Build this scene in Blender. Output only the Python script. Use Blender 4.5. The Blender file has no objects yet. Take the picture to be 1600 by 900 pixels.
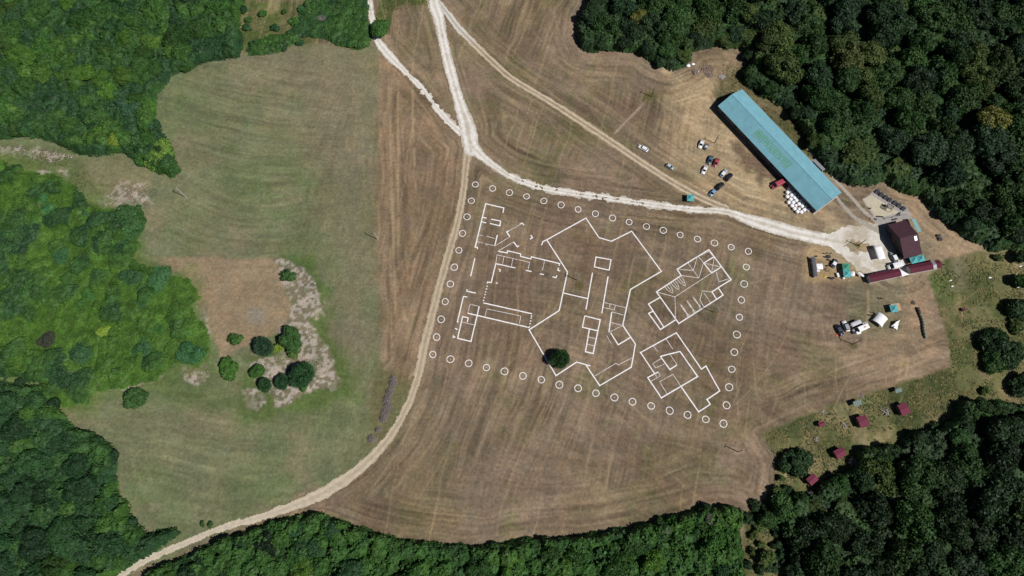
import bpy, bmesh, math, random
import numpy as np
from mathutils import Vector, Matrix
R_ = math.radians
SC = bpy.context.scene
COL = SC.collection

# ------------------------------------------------------------------ camera
CH, CT, CF = 280.0, R_(18.0), 1100.0          # height (m), tilt, focal length (in 1/1600 of the width)
cam = bpy.data.objects.new('camera', bpy.data.cameras.new('camera'))
COL.objects.link(cam)
cam.location = (0, 0, CH)
cam.rotation_euler = (CT, 0, 0)
cam.data.sensor_width = 36
cam.data.lens = 36 * CF / 1600
cam.data.clip_end = 12000
cam.data.clip_start = 1
SC.camera = cam

# ------------------------------------------------------------------ sky, sun, exposure
SUN_EL = 52.0
SUN_H = Vector((0.897, -0.44, 0)).normalized()
w = bpy.data.worlds.new('World'); SC.world = w; w.use_nodes = True
nt = w.node_tree
bg = nt.nodes['Background']
sky = nt.nodes.new('ShaderNodeTexSky'); sky.sky_type = 'NISHITA'; sky.sun_disc = False
sky.altitude = 900; sky.air_density = .55; sky.dust_density = .4
sky.sun_elevation = R_(SUN_EL); sky.sun_rotation = math.atan2(SUN_H.x, SUN_H.y)
nt.links.new(sky.outputs[0], bg.inputs[0]); bg.inputs[1].default_value = 0.05
ld = bpy.data.lights.new('sun', 'SUN'); ld.energy = 5.0; ld.angle = R_(0.53); ld.color = (1, 0.968, 0.925)
sun = bpy.data.objects.new('sun', ld); COL.objects.link(sun)
e = R_(SUN_EL)
sun.rotation_euler = (-Vector((SUN_H.x * math.cos(e), SUN_H.y * math.cos(e), math.sin(e)))).to_track_quat('-Z', 'Y').to_euler()
SC.view_settings.view_transform = 'Standard'; SC.view_settings.look = 'None'
SC.view_settings.exposure = -0.14; SC.view_settings.gamma = 1
SC.view_settings.use_curve_mapping = False

# ------------------------------------------------------------------ map coordinates
def G(px, py, z=0.0):
    """survey point of the photograph -> world x, y on the level z"""
    a = (px - 800) / CF; b = (450 - py) / CF
    t = (CH - z) / (math.cos(CT) - b * math.sin(CT))
    return (a * t, (b * math.cos(CT) + math.sin(CT)) * t)
def GL(pts, z=0.0): return [G(p[0], p[1], z) for p in pts]

# ------------------------------------------------------------------ numpy noise
def _h(ix, iy, iz, seed):
    with np.errstate(over='ignore'):
        n = (ix.astype(np.int64) * 374761393 + iy.astype(np.int64) * 668265263 + iz.astype(np.int64) * 2246822519 + seed * 3266489917) & 0xffffffff
        n = ((n ^ (n >> 13)) * 1274126177) & 0xffffffff
        n = n ^ (n >> 16)
    return (n & 0xffffff).astype(np.float32) / 16777215.0
def vn2(x, y, seed=0):
    x = np.asarray(x, dtype=np.float64); y = np.asarray(y, dtype=np.float64)
    ix = np.floor(x); iy = np.floor(y); fx = x - ix; fy = y - iy
    fx = fx * fx * (3 - 2 * fx); fy = fy * fy * (3 - 2 * fy); z = np.zeros_like(ix)
    return ((_h(ix, iy, z, seed) * (1 - fx) + _h(ix + 1, iy, z, seed) * fx) * (1 - fy) +
            (_h(ix, iy + 1, z, seed) * (1 - fx) + _h(ix + 1, iy + 1, z, seed) * fx) * fy)
def vn3(x, y, zz, seed=0):
    ix = np.floor(x); iy = np.floor(y); iz = np.floor(zz)
    fx = x - ix; fy = y - iy; fz = zz - iz
    fx = fx * fx * (3 - 2 * fx); fy = fy * fy * (3 - 2 * fy); fz = fz * fz * (3 - 2 * fz)
    r = 0
    for dz in (0, 1):
        wz = fz if dz else 1 - fz
        r = r + wz * ((_h(ix, iy, iz + dz, seed) * (1 - fx) + _h(ix + 1, iy, iz + dz, seed) * fx) * (1 - fy) +
                      (_h(ix, iy + 1, iz + dz, seed) * (1 - fx) + _h(ix + 1, iy + 1, iz + dz, seed) * fx) * fy)
    return r
def fbm(x, y, s, o=3, seed=0):
    r = 0; a = 1; t = 0
    for k in range(o):
        r = r + a * vn2(x / s, y / s, seed + k * 17); t += a; a *= .55; s *= .47
    return r / t
def worley(x, y, c, seed=0):
    """nearest jittered cell point: distance / c, and a random number per cell"""
    ix = np.floor(x / c); iy = np.floor(y / c); z = np.zeros_like(ix)
    best = np.full(x.shape, 9.0, dtype=np.float32); rid = np.zeros(x.shape, dtype=np.float32)
    for dx in (-1, 0, 1):
        for dy in (-1, 0, 1):
            jx = ix + dx; jy = iy + dy
            px = (jx + .15 + .7 * _h(jx, jy, z, seed)) * c; py = (jy + .15 + .7 * _h(jx, jy, z, seed + 1)) * c
            d = np.sqrt((x - px) ** 2 + (y - py) ** 2) / c
            m = d < best
            best = np.where(m, d, best); rid = np.where(m, _h(jx, jy, z, seed + 2), rid)
    return best, rid
def sstep(a, b, x):
    t = np.clip((x - a) / (b - a), 0, 1); return t * t * (3 - 2 * t)
def pdist(poly, X, Y, closed=True):
    d = np.full(X.shape, 1e9)
    n = len(poly)
    for i in range(n if closed else n - 1):
        ax, ay = poly[i]; bx, by = poly[(i + 1) % n]
        dx, dy = bx - ax, by - ay; L = dx * dx + dy * dy + 1e-9
        t = np.clip(((X - ax) * dx + (Y - ay) * dy) / L, 0, 1)
        d = np.minimum(d, (X - ax - t * dx) ** 2 + (Y - ay - t * dy) ** 2)
    return np.sqrt(d)
def inside(poly, X, Y):
    r = np.zeros(X.shape, dtype=bool); n = len(poly)
    for i in range(n):
        x1, y1 = poly[i]; x2, y2 = poly[(i + 1) % n]
        if y1 == y2: continue
        c = ((y1 > Y) != (y2 > Y)) & (X < (x2 - x1) * (Y - y1) / (y2 - y1) + x1)
        r ^= c
    return r
def sdf(poly, X, Y, pad=25):
    """signed distance (m), positive inside; -pad far outside"""
    xs = [p[0] for p in poly]; ys = [p[1] for p in poly]
    out = np.full(X.shape, -float(pad))
    m = (X > min(xs) - pad) & (X < max(xs) + pad) & (Y > min(ys) - pad) & (Y < max(ys) + pad)
    if not m.any(): return out
    xx = X[m]; yy = Y[m]
    d = pdist(poly, xx, yy); out[m] = np.where(inside(poly, xx, yy), d, -d)
    return out
def lin(r, g, b, k=1.0):
    f = lambda c: ((c / 255 + .055) / 1.055) ** 2.4 if c > 10 else c / 255 / 12.92
    return np.array([f(r) * k, f(g) * k, f(b) * k])
KA = 0.88                                       # displayed sunlit tone -> albedo
def alb(r, g, b): return lin(r, g, b, KA)

# ------------------------------------------------------------------ materials
def newmat(name):
    m = bpy.data.materials.new(name); m.use_nodes = True
    return m, m.node_tree, m.node_tree.nodes['Principled BSDF']
def noise_node(nt, scale, detail=3, coord='Object', rough=.55):
    tc = nt.nodes.new('ShaderNodeTexCoord'); n = nt.nodes.new('ShaderNodeTexNoise')
    n.inputs['Scale'].default_value = scale; n.inputs['Detail'].default_value = detail
    n.inputs['Roughness'].default_value = rough
    nt.links.new(tc.outputs[coord], n.inputs['Vector']); return n
def mulmix(nt, colsock, fac_sock, lo, hi):
    mr = nt.nodes.new('ShaderNodeMapRange'); mr.inputs[1].default_value = .25; mr.inputs[2].default_value = .75
    mr.inputs[3].default_value = lo; mr.inputs[4].default_value = hi
    nt.links.new(fac_sock, mr.inputs[0])
    mx = nt.nodes.new('ShaderNodeMix'); mx.data_type = 'RGBA'; mx.blend_type = 'MULTIPLY'
    mx.inputs[0].default_value = 1
    nt.links.new(colsock, mx.inputs[6]); nt.links.new(mr.outputs[0], mx.inputs[7])
    return mx.outputs[2]
def simple(name, col, rough=.6, metal=0, nscale=1.5, lo=.85, hi=1.12, bump=0, spec=.5):
    m, nt, p = newmat(name)
    c = nt.nodes.new('ShaderNodeRGB'); c.outputs[0].default_value = (*col, 1)
    n = noise_node(nt, nscale)
    nt.links.new(mulmix(nt, c.outputs[0], n.outputs[0], lo, hi), p.inputs['Base Color'])
    p.inputs['Roughness'].default_value = rough; p.inputs['Metallic'].default_value = metal
    p.inputs['Specular IOR Level'].default_value = spec
    if bump:
        b = nt.nodes.new('ShaderNodeBump'); b.inputs['Strength'].default_value = bump
        nt.links.new(n.outputs[0], b.inputs['Height']); nt.links.new(b.outputs[0], p.inputs['Normal'])
    return m
def attrmat(name, scales=((1.0, .72, 1.28), (2.4, .84, 1.16), (.35, .92, 1.08)), rough=.95, bump=.5, bscale=2.5, bdist=.12):
    """albedo from the 'tint' attribute times fine procedural grain"""
    m, nt, p = newmat(name)
    a = nt.nodes.new('ShaderNodeAttribute'); a.attribute_name = 'tint'
    s = a.outputs['Color']
    for sc_, lo, hi in scales:
        n = noise_node(nt, sc_, 4, 'Object', .7); s = mulmix(nt, s, n.outputs[0], lo, hi)
    nt.links.new(s, p.inputs['Base Color'])
    p.inputs['Roughness'].default_value = rough; p.inputs['Specular IOR Level'].default_value = .15
    if bump:
        n = noise_node(nt, bscale, 3); b = nt.nodes.new('ShaderNodeBump')
        b.inputs['Strength'].default_value = bump; b.inputs['Distance'].default_value = bdist
        nt.links.new(n.outputs[0], b.inputs['Height']); nt.links.new(b.outputs[0], p.inputs['Normal'])
    return m
def leafmat(name, use_attr=False):
    m, nt, p = newmat(name)
    if use_attr:
        a = nt.nodes.new('ShaderNodeAttribute'); a.attribute_name = 'tint'; s = a.outputs['Color']
    else:
        a = nt.nodes.new('ShaderNodeObjectInfo'); s = a.outputs['Color']
    n = noise_node(nt, 1.3, 3); s = mulmix(nt, s, n.outputs[0], .72, 1.3)
    n2 = noise_node(nt, .32, 2); s = mulmix(nt, s, n2.outputs[0], .8, 1.22)
    nt.links.new(s, p.inputs['Base Color']); p.inputs['Roughness'].default_value = .6
    p.inputs['Specular IOR Level'].default_value = .25
    tr = nt.nodes.new('ShaderNodeBsdfTranslucent'); nt.links.new(s, tr.inputs[0])
    mx = nt.nodes.new('ShaderNodeMixShader'); mx.inputs[0].default_value = .22
    out = nt.nodes['Material Output']
    nt.links.new(p.outputs[0], mx.inputs[1]); nt.links.new(tr.outputs[0], mx.inputs[2]); nt.links.new(mx.outputs[0], out.inputs[0])
    return m
M = {}
M['ground'] = attrmat('ground_mat')
M['gravel'] = attrmat('gravel_mat', ((2.2, .8, 1.15), (.5, .9, 1.08)), bump=.6, bscale=5, bdist=.06)
M['foliage'] = leafmat('foliage_mat')
M['scrub'] = leafmat('scrub_mat', True)
M['chalk'] = simple('chalk_mat', (.78, .76, .76), .9, nscale=1.1, lo=.74, hi=1.1)
M['chalk_thin'] = simple('chalk_thin_mat', (.58, .55, .53), .9, nscale=2.2, lo=.72, hi=1.15)
def chalkmat(name, c1, thr):
    m, nt, p = newmat(name); n = noise_node(nt, 1.6, 4, 'Object', .7); mr = nt.nodes.new('ShaderNodeMapRange'); mr.inputs[1].default_value = thr; mr.inputs[2].default_value = thr + .16
    nt.links.new(n.outputs[0], mr.inputs[0]); mx = nt.nodes.new('ShaderNodeMix'); mx.data_type = 'RGBA'; mx.inputs[6].default_value = (*c1, 1); mx.inputs[7].default_value = (.24, .2, .155, 1)
    nt.links.new(mr.outputs[0], mx.inputs[0]); nt.links.new(mx.outputs[2], p.inputs['Base Color']); p.inputs['Roughness'].default_value = .95; return m
M['chalk'] = chalkmat('worn_chalk_mat', (.8, .78, .78), .56); M['chalk_thin'] = chalkmat('faint_chalk_mat', (.62, .59, .57), .5)
M['bark'] = simple('bark_mat', (.11, .085, .06), .9, nscale=4)
M['polewood'] = simple('pole_wood_mat', (.1, .075, .055), .85, nscale=3)
M['concrete'] = simple('concrete_mat', (.46, .45, .43), .85, nscale=1.2)
M['insul'] = simple('insulator_mat', (.55, .55, .52), .3)
M['teal_roof'] = simple('teal_roof_mat', tuple(alb(122, 174, 188)), .6, nscale=.35, lo=.88, hi=1.1, spec=.3)
M['green_paint'] = simple('green_paint_mat', tuple(alb(98, 165, 128)), .7, nscale=1.5, lo=.75, hi=1.15)
M['barn_wall'] = simple('barn_wall_mat', (.09, .085, .08), .85, nscale=.8, lo=.7, hi=1.15)  # shade of the open long side put into a dark grey wall colour
M['house_wall'] = simple('house_wall_mat', (.075, .06, .05), .85, nscale=.8, lo=.7, hi=1.15)  # dark timber tone, with the shade on the gable put into it too
M['wall'] = simple('wall_mat', (.62, .6, .56), .85, nscale=.8, lo=.82, hi=1.08)
M['wall_grey'] = simple('grey_wall_mat', (.36, .35, .33), .85, nscale=.8, lo=.8, hi=1.1)
M['timber'] = simple('timber_mat', (.17, .115, .07), .8, nscale=3, lo=.75, hi=1.2)
M['dark_timber'] = simple('dark_timber_mat', (.03, .027, .034), .7, nscale=3, lo=.75, hi=1.3)
M['grey_timber'] = simple('weathered_timber_mat', (.3, .28, .27), .9, nscale=3, lo=.7, hi=1.2)
M['maroon'] = simple('maroon_roof_mat', tuple(alb(98, 44, 60)), .8, spec=.2, nscale=.8, lo=.86, hi=1.14)
M['maroon2'] = simple('dark_maroon_roof_mat', tuple(alb(84, 58, 66)), .8, spec=.2, nscale=.8, lo=.86, hi=1.14)
M['hut_red'] = simple('hut_red_roof_mat', tuple(alb(120, 56, 75)), .8, spec=.2, nscale=.9, lo=.86, hi=1.12)
M['pale_blue'] = simple('pale_blue_roof_mat', tuple(alb(125, 165, 165)), .5, nscale=1)
M['grey_sheet'] = simple('grey_sheet_mat', tuple(alb(140, 140, 145)), .5, nscale=1)
M['green_sheet'] = simple('green_sheet_mat', tuple(alb(78, 104, 98)), .6, nscale=1)
M['teal_cloth'] = simple('teal_cloth_mat', tuple(alb(88, 172, 175)), .8, nscale=1.2, lo=.88, hi=1.1)
M['green_cloth'] = simple('green_cloth_mat', tuple(alb(70, 150, 125)), .8, nscale=1.2, lo=.88, hi=1.1)
M['white_cloth'] = simple('white_cloth_mat', (.8, .8, .82), .75, nscale=1, lo=.93, hi=1.05)
M['grey_cloth'] = simple('grey_cloth_mat', (.5, .5, .54), .75, nscale=1, lo=.9, hi=1.06)
M['wrap'] = simple('white_wrap_mat', (.82, .82, .84), .3, nscale=2.5, lo=.88, hi=1.05, bump=.15)
M['steel'] = simple('steel_mat', (.45, .45, .46), .4, .6)
M['glass'] = simple('dark_glass_mat', (.012, .016, .022), .08, nscale=1)
M['skylight'] = simple('skylight_mat', (.55, .68, .82), .2, nscale=1)
M['rubber'] = simple('rubber_mat', (.02, .02, .02), .85)
M['rim'] = simple('rim_mat', (.4, .4, .42), .35, .5)
M['lampglass'] = simple('lamp_glass_mat', (.7, .7, .68), .15)
M['redlamp'] = simple('tail_lamp_mat', (.4, .03, .02), .25)
M['stone'] = simple('rubble_mat', (.2, .15, .12), .95, nscale=2, lo=.6, hi=1.3)
M['orange'] = simple('orange_cloth_mat', (.65, .13, .06), .8)
M['yellow'] = simple('yellow_cloth_mat', (.5, .38, .08), .8)
M['mat_tan'] = simple('tan_mat_mat', tuple(alb(190, 160, 130)), .9)
M['bale'] = simple('old_bale_mat', tuple(alb(138, 138, 122)), .9, nscale=2.5, lo=.7, hi=1.2, bump=.4)
M['bale_brown'] = simple('rotten_bale_mat', tuple(alb(105, 88, 76)), .95, nscale=2.5, lo=.6, hi=1.25, bump=.4)
M['twig'] = simple('dead_twig_mat', (.25, .21, .205), .95, nscale=1.5, lo=.6, hi=1.4)
M['skin'] = simple('skin_mat', (.5, .3, .22), .6)
M['hair'] = simple('hair_mat', (.03, .022, .018), .7)
M['jeans'] = simple('dark_cloth_mat', (.03, .035, .05), .85)
M['shirt_dark'] = simple('dark_shirt_mat', (.04, .035, .04), .85)
def paintmat():
    m, nt, p = newmat('car_paint_mat')
    a = nt.nodes.new('ShaderNodeObjectInfo'); n = noise_node(nt, 2.0)
    nt.links.new(mulmix(nt, a.outputs['Color'], n.outputs[0], .93, 1.05), p.inputs['Base Color'])
    p.inputs['Roughness'].default_value = .38; p.inputs['Coat Weight'].default_value = .35; p.inputs['Coat Roughness'].default_value = .15
    return m
M['paint'] = paintmat()

# ------------------------------------------------------------------ objects
def link(name, data, parent=None, m=None):
    o = bpy.data.objects.new(name, data); COL.objects.link(o)
    if m is not None: data.materials.append(m)
    if parent: o.parent = parent
    return o
def tag(o, label=None, cat=None, group=None, kind=None):
    if label: o['label'] = label
    if cat: o['category'] = cat
    if group: o['group'] = group
    if kind: o['kind'] = kind
    return o
def thing(name, loc, rz=0, label=None, cat=None, group=None):
    o = bpy.data.objects.new(name, None); COL.objects.link(o)
    o.location = (loc[0], loc[1], loc[2] if len(loc) > 2 else 0); o.rotation_euler = (0, 0, rz)
    o.empty_display_size = .5
    return tag(o, label, cat, group)
CH_ = {}
def dup(root, loc, rz, label, group=None, scale=1, colors=None):
    r = root.copy(); COL.objects.link(r); r.location = (loc[0], loc[1], loc[2] if len(loc) > 2 else 0); r.rotation_euler = (0, 0, rz)
    r.scale = (scale,) * 3 if not isinstance(scale, tuple) else scale
    r['label'] = label
    if group: r['group'] = group
    def kids(a, b):
        for ch in list(a.children):
            c = ch.copy(); COL.objects.link(c); c.parent = b
            if colors and ch.name.split('.')[0] in colors: c.color = colors[ch.name.split('.')[0]]
            kids(ch, c)
    kids(root, r)
    return r
def npmesh(name, V, F, tint=None, smooth=False):
    """V (n,3), F (m,4) or (m,3) arrays"""
    me = bpy.data.meshes.new(name); k = F.shape[1]
    me.vertices.add(len(V)); me.vertices.foreach_set('co', np.ascontiguousarray(V, dtype=np.float32).ravel())
    me.loops.add(F.size); me.loops.foreach_set('vertex_index', np.ascontiguousarray(F, dtype=np.int32).ravel())
    me.polygons.add(len(F)); me.polygons.foreach_set('loop_start', np.arange(0, F.size, k, dtype=np.int32))
    me.update(calc_edges=True)
    me.polygons.foreach_set('use_smooth', np.full(len(F), smooth))
    if tint is not None:
        a = me.attributes.new('tint', 'FLOAT_COLOR', 'POINT')
        c = np.ones((len(V), 4), dtype=np.float32); c[:, :3] = tint
        a.data.foreach_set('color', c.ravel())
    return me
class MB:
    def __init__(s): s.v = []; s.f = []
    def add(s, vs, fs):
        n = len(s.v); s.v += [tuple(v) for v in vs]; s.f += [tuple(i + n for i in f) for f in fs]
    def box(s, c, d, rz=0, rot=None):
        hx, hy, hz = d[0] / 2, d[1] / 2, d[2] / 2
        vs = [Vector((x * hx, y * hy, z * hz)) for z in (-1, 1) for y in (-1, 1) for x in (-1, 1)]
        mt = (rot if rot else Matrix.Rotation(rz, 3, 'Z'))
        s.add([mt @ v + Vector(c) for v in vs], [(0, 2, 3, 1), (4, 5, 7, 6), (0, 1, 5, 4), (2, 6, 7, 3), (0, 4, 6, 2), (1, 3, 7, 5)])
    def prism(s, pts, z0, z1):
        n = len(pts)
        s.add([(p[0], p[1], z0) for p in pts] + [(p[0], p[1], z1) for p in pts],
              [tuple(reversed(range(n))), tuple(range(n, 2 * n))] + [(i, (i + 1) % n, n + (i + 1) % n, n + i) for i in range(n)])
    def slab(s, pts, t):
        """polygon in 3-D with thickness t downwards"""
        n = len(pts)
        s.add([(p[0], p[1], p[2] - t) for p in pts] + list(pts),
              [tuple(reversed(range(n))), tuple(range(n, 2 * n))] + [(i, (i + 1) % n, n + (i + 1) % n, n + i) for i in range(n)])
    def tube(s, p0, p1, r0, r1=None, n=8):
        r1 = r0 if r1 is None else r1
        p0 = Vector(p0); p1 = Vector(p1); d = (p1 - p0).normalized()
        a = d.orthogonal().normalized(); b = d.cross(a)
        vs = []
        for p, r in ((p0, r0), (p1, r1)):
            for k in range(n):
                t = 2 * math.pi * k / n; vs.append(p + a * (r * math.cos(t)) + b * (r * math.sin(t)))
        s.add(vs, [tuple(reversed(range(n))), tuple(range(n, 2 * n))] + [(k, (k + 1) % n, n + (k + 1) % n, n + k) for k in range(n)])
    def lathe(s, prof, n=16, c=(0, 0, 0)):
        vs = []; m = len(prof)
        for r, z in prof:
            for k in range(n):
                t = 2 * math.pi * k / n; vs.append((c[0] + r * math.cos(t), c[1] + r * math.sin(t), c[2] + z))
        fs = [(i * n + k, i * n + (k + 1) % n, (i + 1) * n + (k + 1) % n, (i + 1) * n + k) for i in range(m - 1) for k in range(n)]
        fs += [tuple(reversed(range(n))), tuple(range((m - 1) * n, m * n))]
        s.add(vs, fs)
    def mesh(s, name, smooth=False):
        me = bpy.data.meshes.new(name); me.from_pydata(s.v, [], s.f); me.update()
        if smooth:
            for p in me.polygons: p.use_smooth = True
        return me
    def obj(s, name, m, parent=None, smooth=False, bev=0):
        o = link(name, s.mesh(name, smooth), parent, m)
        if bev:
            bm = bmesh.new(); bm.from_mesh(o.data); bmesh.ops.remove_doubles(bm, verts=bm.verts, dist=1e-5)
            bmesh.ops.bevel(bm, geom=bm.edges[:], offset=bev, segments=2, affect='EDGES', clamp_overlap=True)
            bm.to_mesh(o.data); bm.free()
        return o

# ================================================================== LAND: regions traced on the map
WOODS = {
 'wt': ([(930,-60),(915,0),(902,18),(900,45),(908,68),(925,74),(960,72),(1000,75),(1020,92),(1050,102),(1075,94),(1088,72),(1120,64),(1160,68),(1172,90),(1160,104),(1168,125),(1192,142),(1228,160),(1250,188),(1265,218),(1290,256),(1335,284),(1365,286),(1392,276),(1412,294),(1445,302),(1475,336),(1515,366),(1560,388),(1700,380),(1700,-60)], 5),
 'wb': ([(1505,622),(1560,622),(1700,640),(1700,960),(1228,960),(1238,860),(1222,815),(1240,775),(1275,768),(1290,748),(1330,736),(1348,702),(1410,690),(1430,672),(1480,664),(1500,648)], 5),
 'ws': ([(200,960),(225,892),(262,873),(305,856),(352,838),(405,820),(462,803),(500,800),(522,808),(560,820),(620,838),(680,849),(770,852),(795,843),(850,838),(905,834),(982,824),(1040,812),(1076,797),(1100,788),(1145,788),(1164,798),(1160,840),(1180,960)], 3),
 'wl': ([(-80,580),(0,592),(58,602),(92,640),(112,662),(150,676),(178,700),(174,740),(187,775),(207,808),(226,834),(270,826),(283,830),(240,858),(175,900),(130,960),(-80,960)], 3),
 'wu': ([(-80,-60),(385,-60),(380,0),(372,30),(378,60),(372,84),(345,88),(302,98),(264,114),(244,140),(238,165),(246,195),(266,225),(279,262),(268,276),(235,264),(202,246),(190,236),(130,240),(100,232),(58,212),(0,214),(-80,220)], 3),
 'sc': ([(-80,240),(0,240),(30,252),(100,282),(150,312),(180,332),(215,326),(229,345),(216,370),(217,398),(246,416),(298,438),(302,468),(322,510),(332,545),(326,570),(288,566),(265,580),(205,592),(150,612),(112,645),(92,640),(58,602),(0,592),(-80,580)], 1),
 'sh': ([(500,-60),(576,-60),(574,10),(580,45),(582,72),(560,76),(530,74),(505,62),(470,60),(440,74),(405,84),(385,84),(395,60),(420,50),(455,45),(470,20),(480,-60)], 1.5),
}
WPOLY = {k: GL(p, z) for k, (p, z) in WOODS.items()}

RA = [(668,-60,17),(677,0,21),(685,25,17),(690,50,15),(701,100,16),(715,150,17),(723,175,20),(731,200,26),(734,220,27),(736,236,20)]
RB = [(732,222,22),(745,236,18),(760,250,12),(785,268,11),(810,281,11),(850,294,11),(905,303,12),(960,311,11),(1030,321,11),(1080,327,11),(1130,330,13),(1165,341,17),(1200,352,24),(1250,366,22),(1300,376,24),(1345,384,30),(1385,392,40),(1400,410,30)]
RC = [(684,2,8),(700,22,10),(715,42,11),(740,68,11),(770,97,11),(800,123,11),(850,153,11),(900,185,12),(950,218,12),(1000,252,12),(1050,284,12),(1095,309,12),(1135,326,12)]
RD = [(575,-60,10),(577,0,10),(582,30,10),(590,62,12),(604,82,15),(625,104,12),(650,128,11),(680,165,11),(700,190,12),(722,208,14)]
RE = [(733,228,14),(728,260,11),(724,300,11),(714,350,12),(700,400,12),(686,450,12),(673,500,13),(663,540,14),(656,575,13),(648,605,12),(634,640,12),(612,678,13),(585,710,15),(550,742,17),(500,773,18),(440,797,13),(400,810,11),(350,824,10),(300,844,10),(240,870,10),(185,900,11),(120,940,12)]
def rconv(r):
    out = []
    for x, y, wd in r:
        a = G(x, y); b = G(x + 1, y); out.append((a[0], a[1], (b[0] - a[0]) * wd))
    return out
def smoothpath(p, n=4):
    out = []
    for i in range(len(p) - 1):
        p0 = p[max(i - 1, 0)]; p1 = p[i]; p2 = p[i + 1]; p3 = p[min(i + 2, len(p) - 1)]
        for k in range(n):
            t = k / n
            out.append(tuple(.5 * ((2 * p1[j]) + (-p0[j] + p2[j]) * t + (2 * p0[j] - 5 * p1[j] + 4 * p2[j] - p3[j]) * t * t + (-p0[j] + 3 * p1[j] - 3 * p2[j] + p3[j]) * t ** 3) for j in range(len(p1))))
    out.append(tuple(p[-1])); return out
ROADS = {k: smoothpath(rconv(r)) for k, r in dict(A=RA, B=RB, C=RC, D=RD, E=RE).items()}

# ------------------------------------------------------------------ ground sheet
STEP = 0.5
xs = np.concatenate([[-4000, -2000, -1000, -600, -400, -330], np.arange(-290, 290 + .01, STEP), [330, 400, 600, 1000, 2000, 4000]])
ys = np.concatenate([[-4000, -2000, -1000, -500, -200, -100], np.arange(-60, 285 + .01, STEP), [330, 400, 600, 1000, 2000, 4000]])
NX, NY = len(xs), len(ys)
X, Y = np.meshgrid(xs, ys)
X = X.ravel(); Y = Y.ravel()
def col(r, g, b): return alb(r, g, b)[None, :]
def mix(a, b, t):
    t = np.clip(t, 0, 1)[:, None]; return a * (1 - t) + b * t
def reg(pts, soft=1.5, ragged=2.0, rs=6, seed=5, z=0):
    s = sdf(GL(pts, z), X, Y) + (fbm(X, Y, rs, 3, seed) - .5) * 2 * ragged
    return sstep(-soft, soft, s)
n_big = fbm(X, Y, 45, 4, 1); n_mid = fbm(X, Y, 12, 4, 2); n_sm = fbm(X, Y, 3.0, 3, 3)
n_grain = vn2(X / .9, Y / .9, 4)
T = np.repeat(col(125, 109, 90), len(X), 0)
T = mix(T, col(117, 104, 78), sstep(.42, .68, n_big) * .7)
T = mix(T, col(143, 123, 101), sstep(.48, .72, fbm(X, Y, 30, 4, 11)) * .65)
T = mix(T, col(104, 101, 66), sstep(.58, .75, fbm(X, Y, 16, 4, 12)) * .5)
T = mix(T, col(108, 88, 72), sstep(.55, .7, fbm(X, Y, 22, 4, 13)) * .5)
# west fields, greener
mw = reg([(590,70),(588,200),(590,400),(596,560),(600,590),(640,600),(640,640),(560,735),(400,812),(200,900),(-100,900),(-100,60),(300,60)], 2.2, 2.6, 9)
west = np.repeat(col(116, 118, 87), len(X), 0)
west = mix(west, col(103, 113, 77), sstep(.38, .62, fbm(X, Y, 28, 4, 21)) * .7)
west = mix(west, col(94, 110, 66), sstep(.6, .75, fbm(X, Y, 14, 4, 24)) * .5)
west = mix(west, col(132, 121, 97), sstep(.52, .74, fbm(X, Y, 20, 4, 22)) * .5)
west = mix(west, col(127, 117, 94), reg([(380,70),(592,70),(592,600),(500,600),(540,400),(470,200)], 16, 12, 14) * .8)
west = mix(west, col(84, 104, 52), reg([(440,402),(480,408),(505,440),(515,490),(500,500),(540,560),(560,620),(500,640),(440,655),(380,655),(370,620),(400,560),(440,520)], 4, 5) * .85)
west = mix(west, col(92, 108, 60), reg([(245,585),(420,640),(380,660),(250,620),(180,610)], 5, 5) * .6)
T = mix(T, west, mw)
# tan strip right of the west field
T = mix(T, col(134, 112, 88), reg([(592,70),(720,210),(715,350),(660,520),(640,590),(600,570),(590,400)], 4, 3) * .6)
T = mix(T, col(105, 98, 66), reg([(596,575),(640,590),(650,600),(600,690),(575,700),(580,640)], 3, 3) * .75)
# dry tan land around the car park and the yard
T = mix(T, col(166, 146, 114), reg([(1050,110),(1120,95),(1160,130),(1120,165),(1290,340),(1250,355),(1140,322),(1060,280),(1040,200)], 8, 8) * .95)
T = mix(T, col(178, 156, 122), reg([(1100,300),(1170,270),(1240,290),(1260,345),(1180,330)], 6, 6) * .6)
T = mix(T, col(155, 133, 106), reg([(1380,275),(1450,300),(1560,388),(1475,405),(1430,420),(1400,340)], 3, 3) * .85)
T = mix(T, col(170, 146, 108), reg([(1250,385),(1290,380),(1345,420),(1350,440),(1260,440)], 3, 3) * .7)
T = mix(T, col(118, 112, 86), reg([(1330,435),(1420,430),(1430,520),(1400,560),(1330,500)], 8, 6) * .65)
T = mix(T, col(150, 127, 103), reg([(1420,435),(1450,430),(1480,560),(1480,575),(1400,600),(1300,560),(1400,520)], 4, 4) * .6)
T = mix(T, col(120, 112, 92), reg([(1425,345),(1470,380),(1450,420),(1425,410)], 5, 3) * .6)
T = mix(T, col(148, 126, 102), reg([(1190,668),(1485,560),(1480,580),(1190,690)], 3, 3) * .5)
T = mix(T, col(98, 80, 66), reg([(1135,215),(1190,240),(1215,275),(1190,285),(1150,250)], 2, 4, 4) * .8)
T = mix(T, col(158, 144, 116), reg([(1290,360),(1400,340),(1425,420),(1360,440),(1290,400)], 4, 4) * .8)
# verge strip by the wood behind the barn
T = mix(T, col(98, 91, 62), reg([(1130,100),(1165,100),(1300,250),(1285,262),(1160,140),(1122,165),(1115,150)], 2, 3) * .9)
T = mix(T, col(84, 86, 50), reg([(1200,180),(1230,190),(1285,245),(1262,248)], 2, 2) * .8)
T = mix(T, col(128, 112, 88), reg([(1060,100),(1090,75),(1160,68),(1165,105),(1120,125),(1080,120)], 3, 4, 3) * .7)
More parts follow.
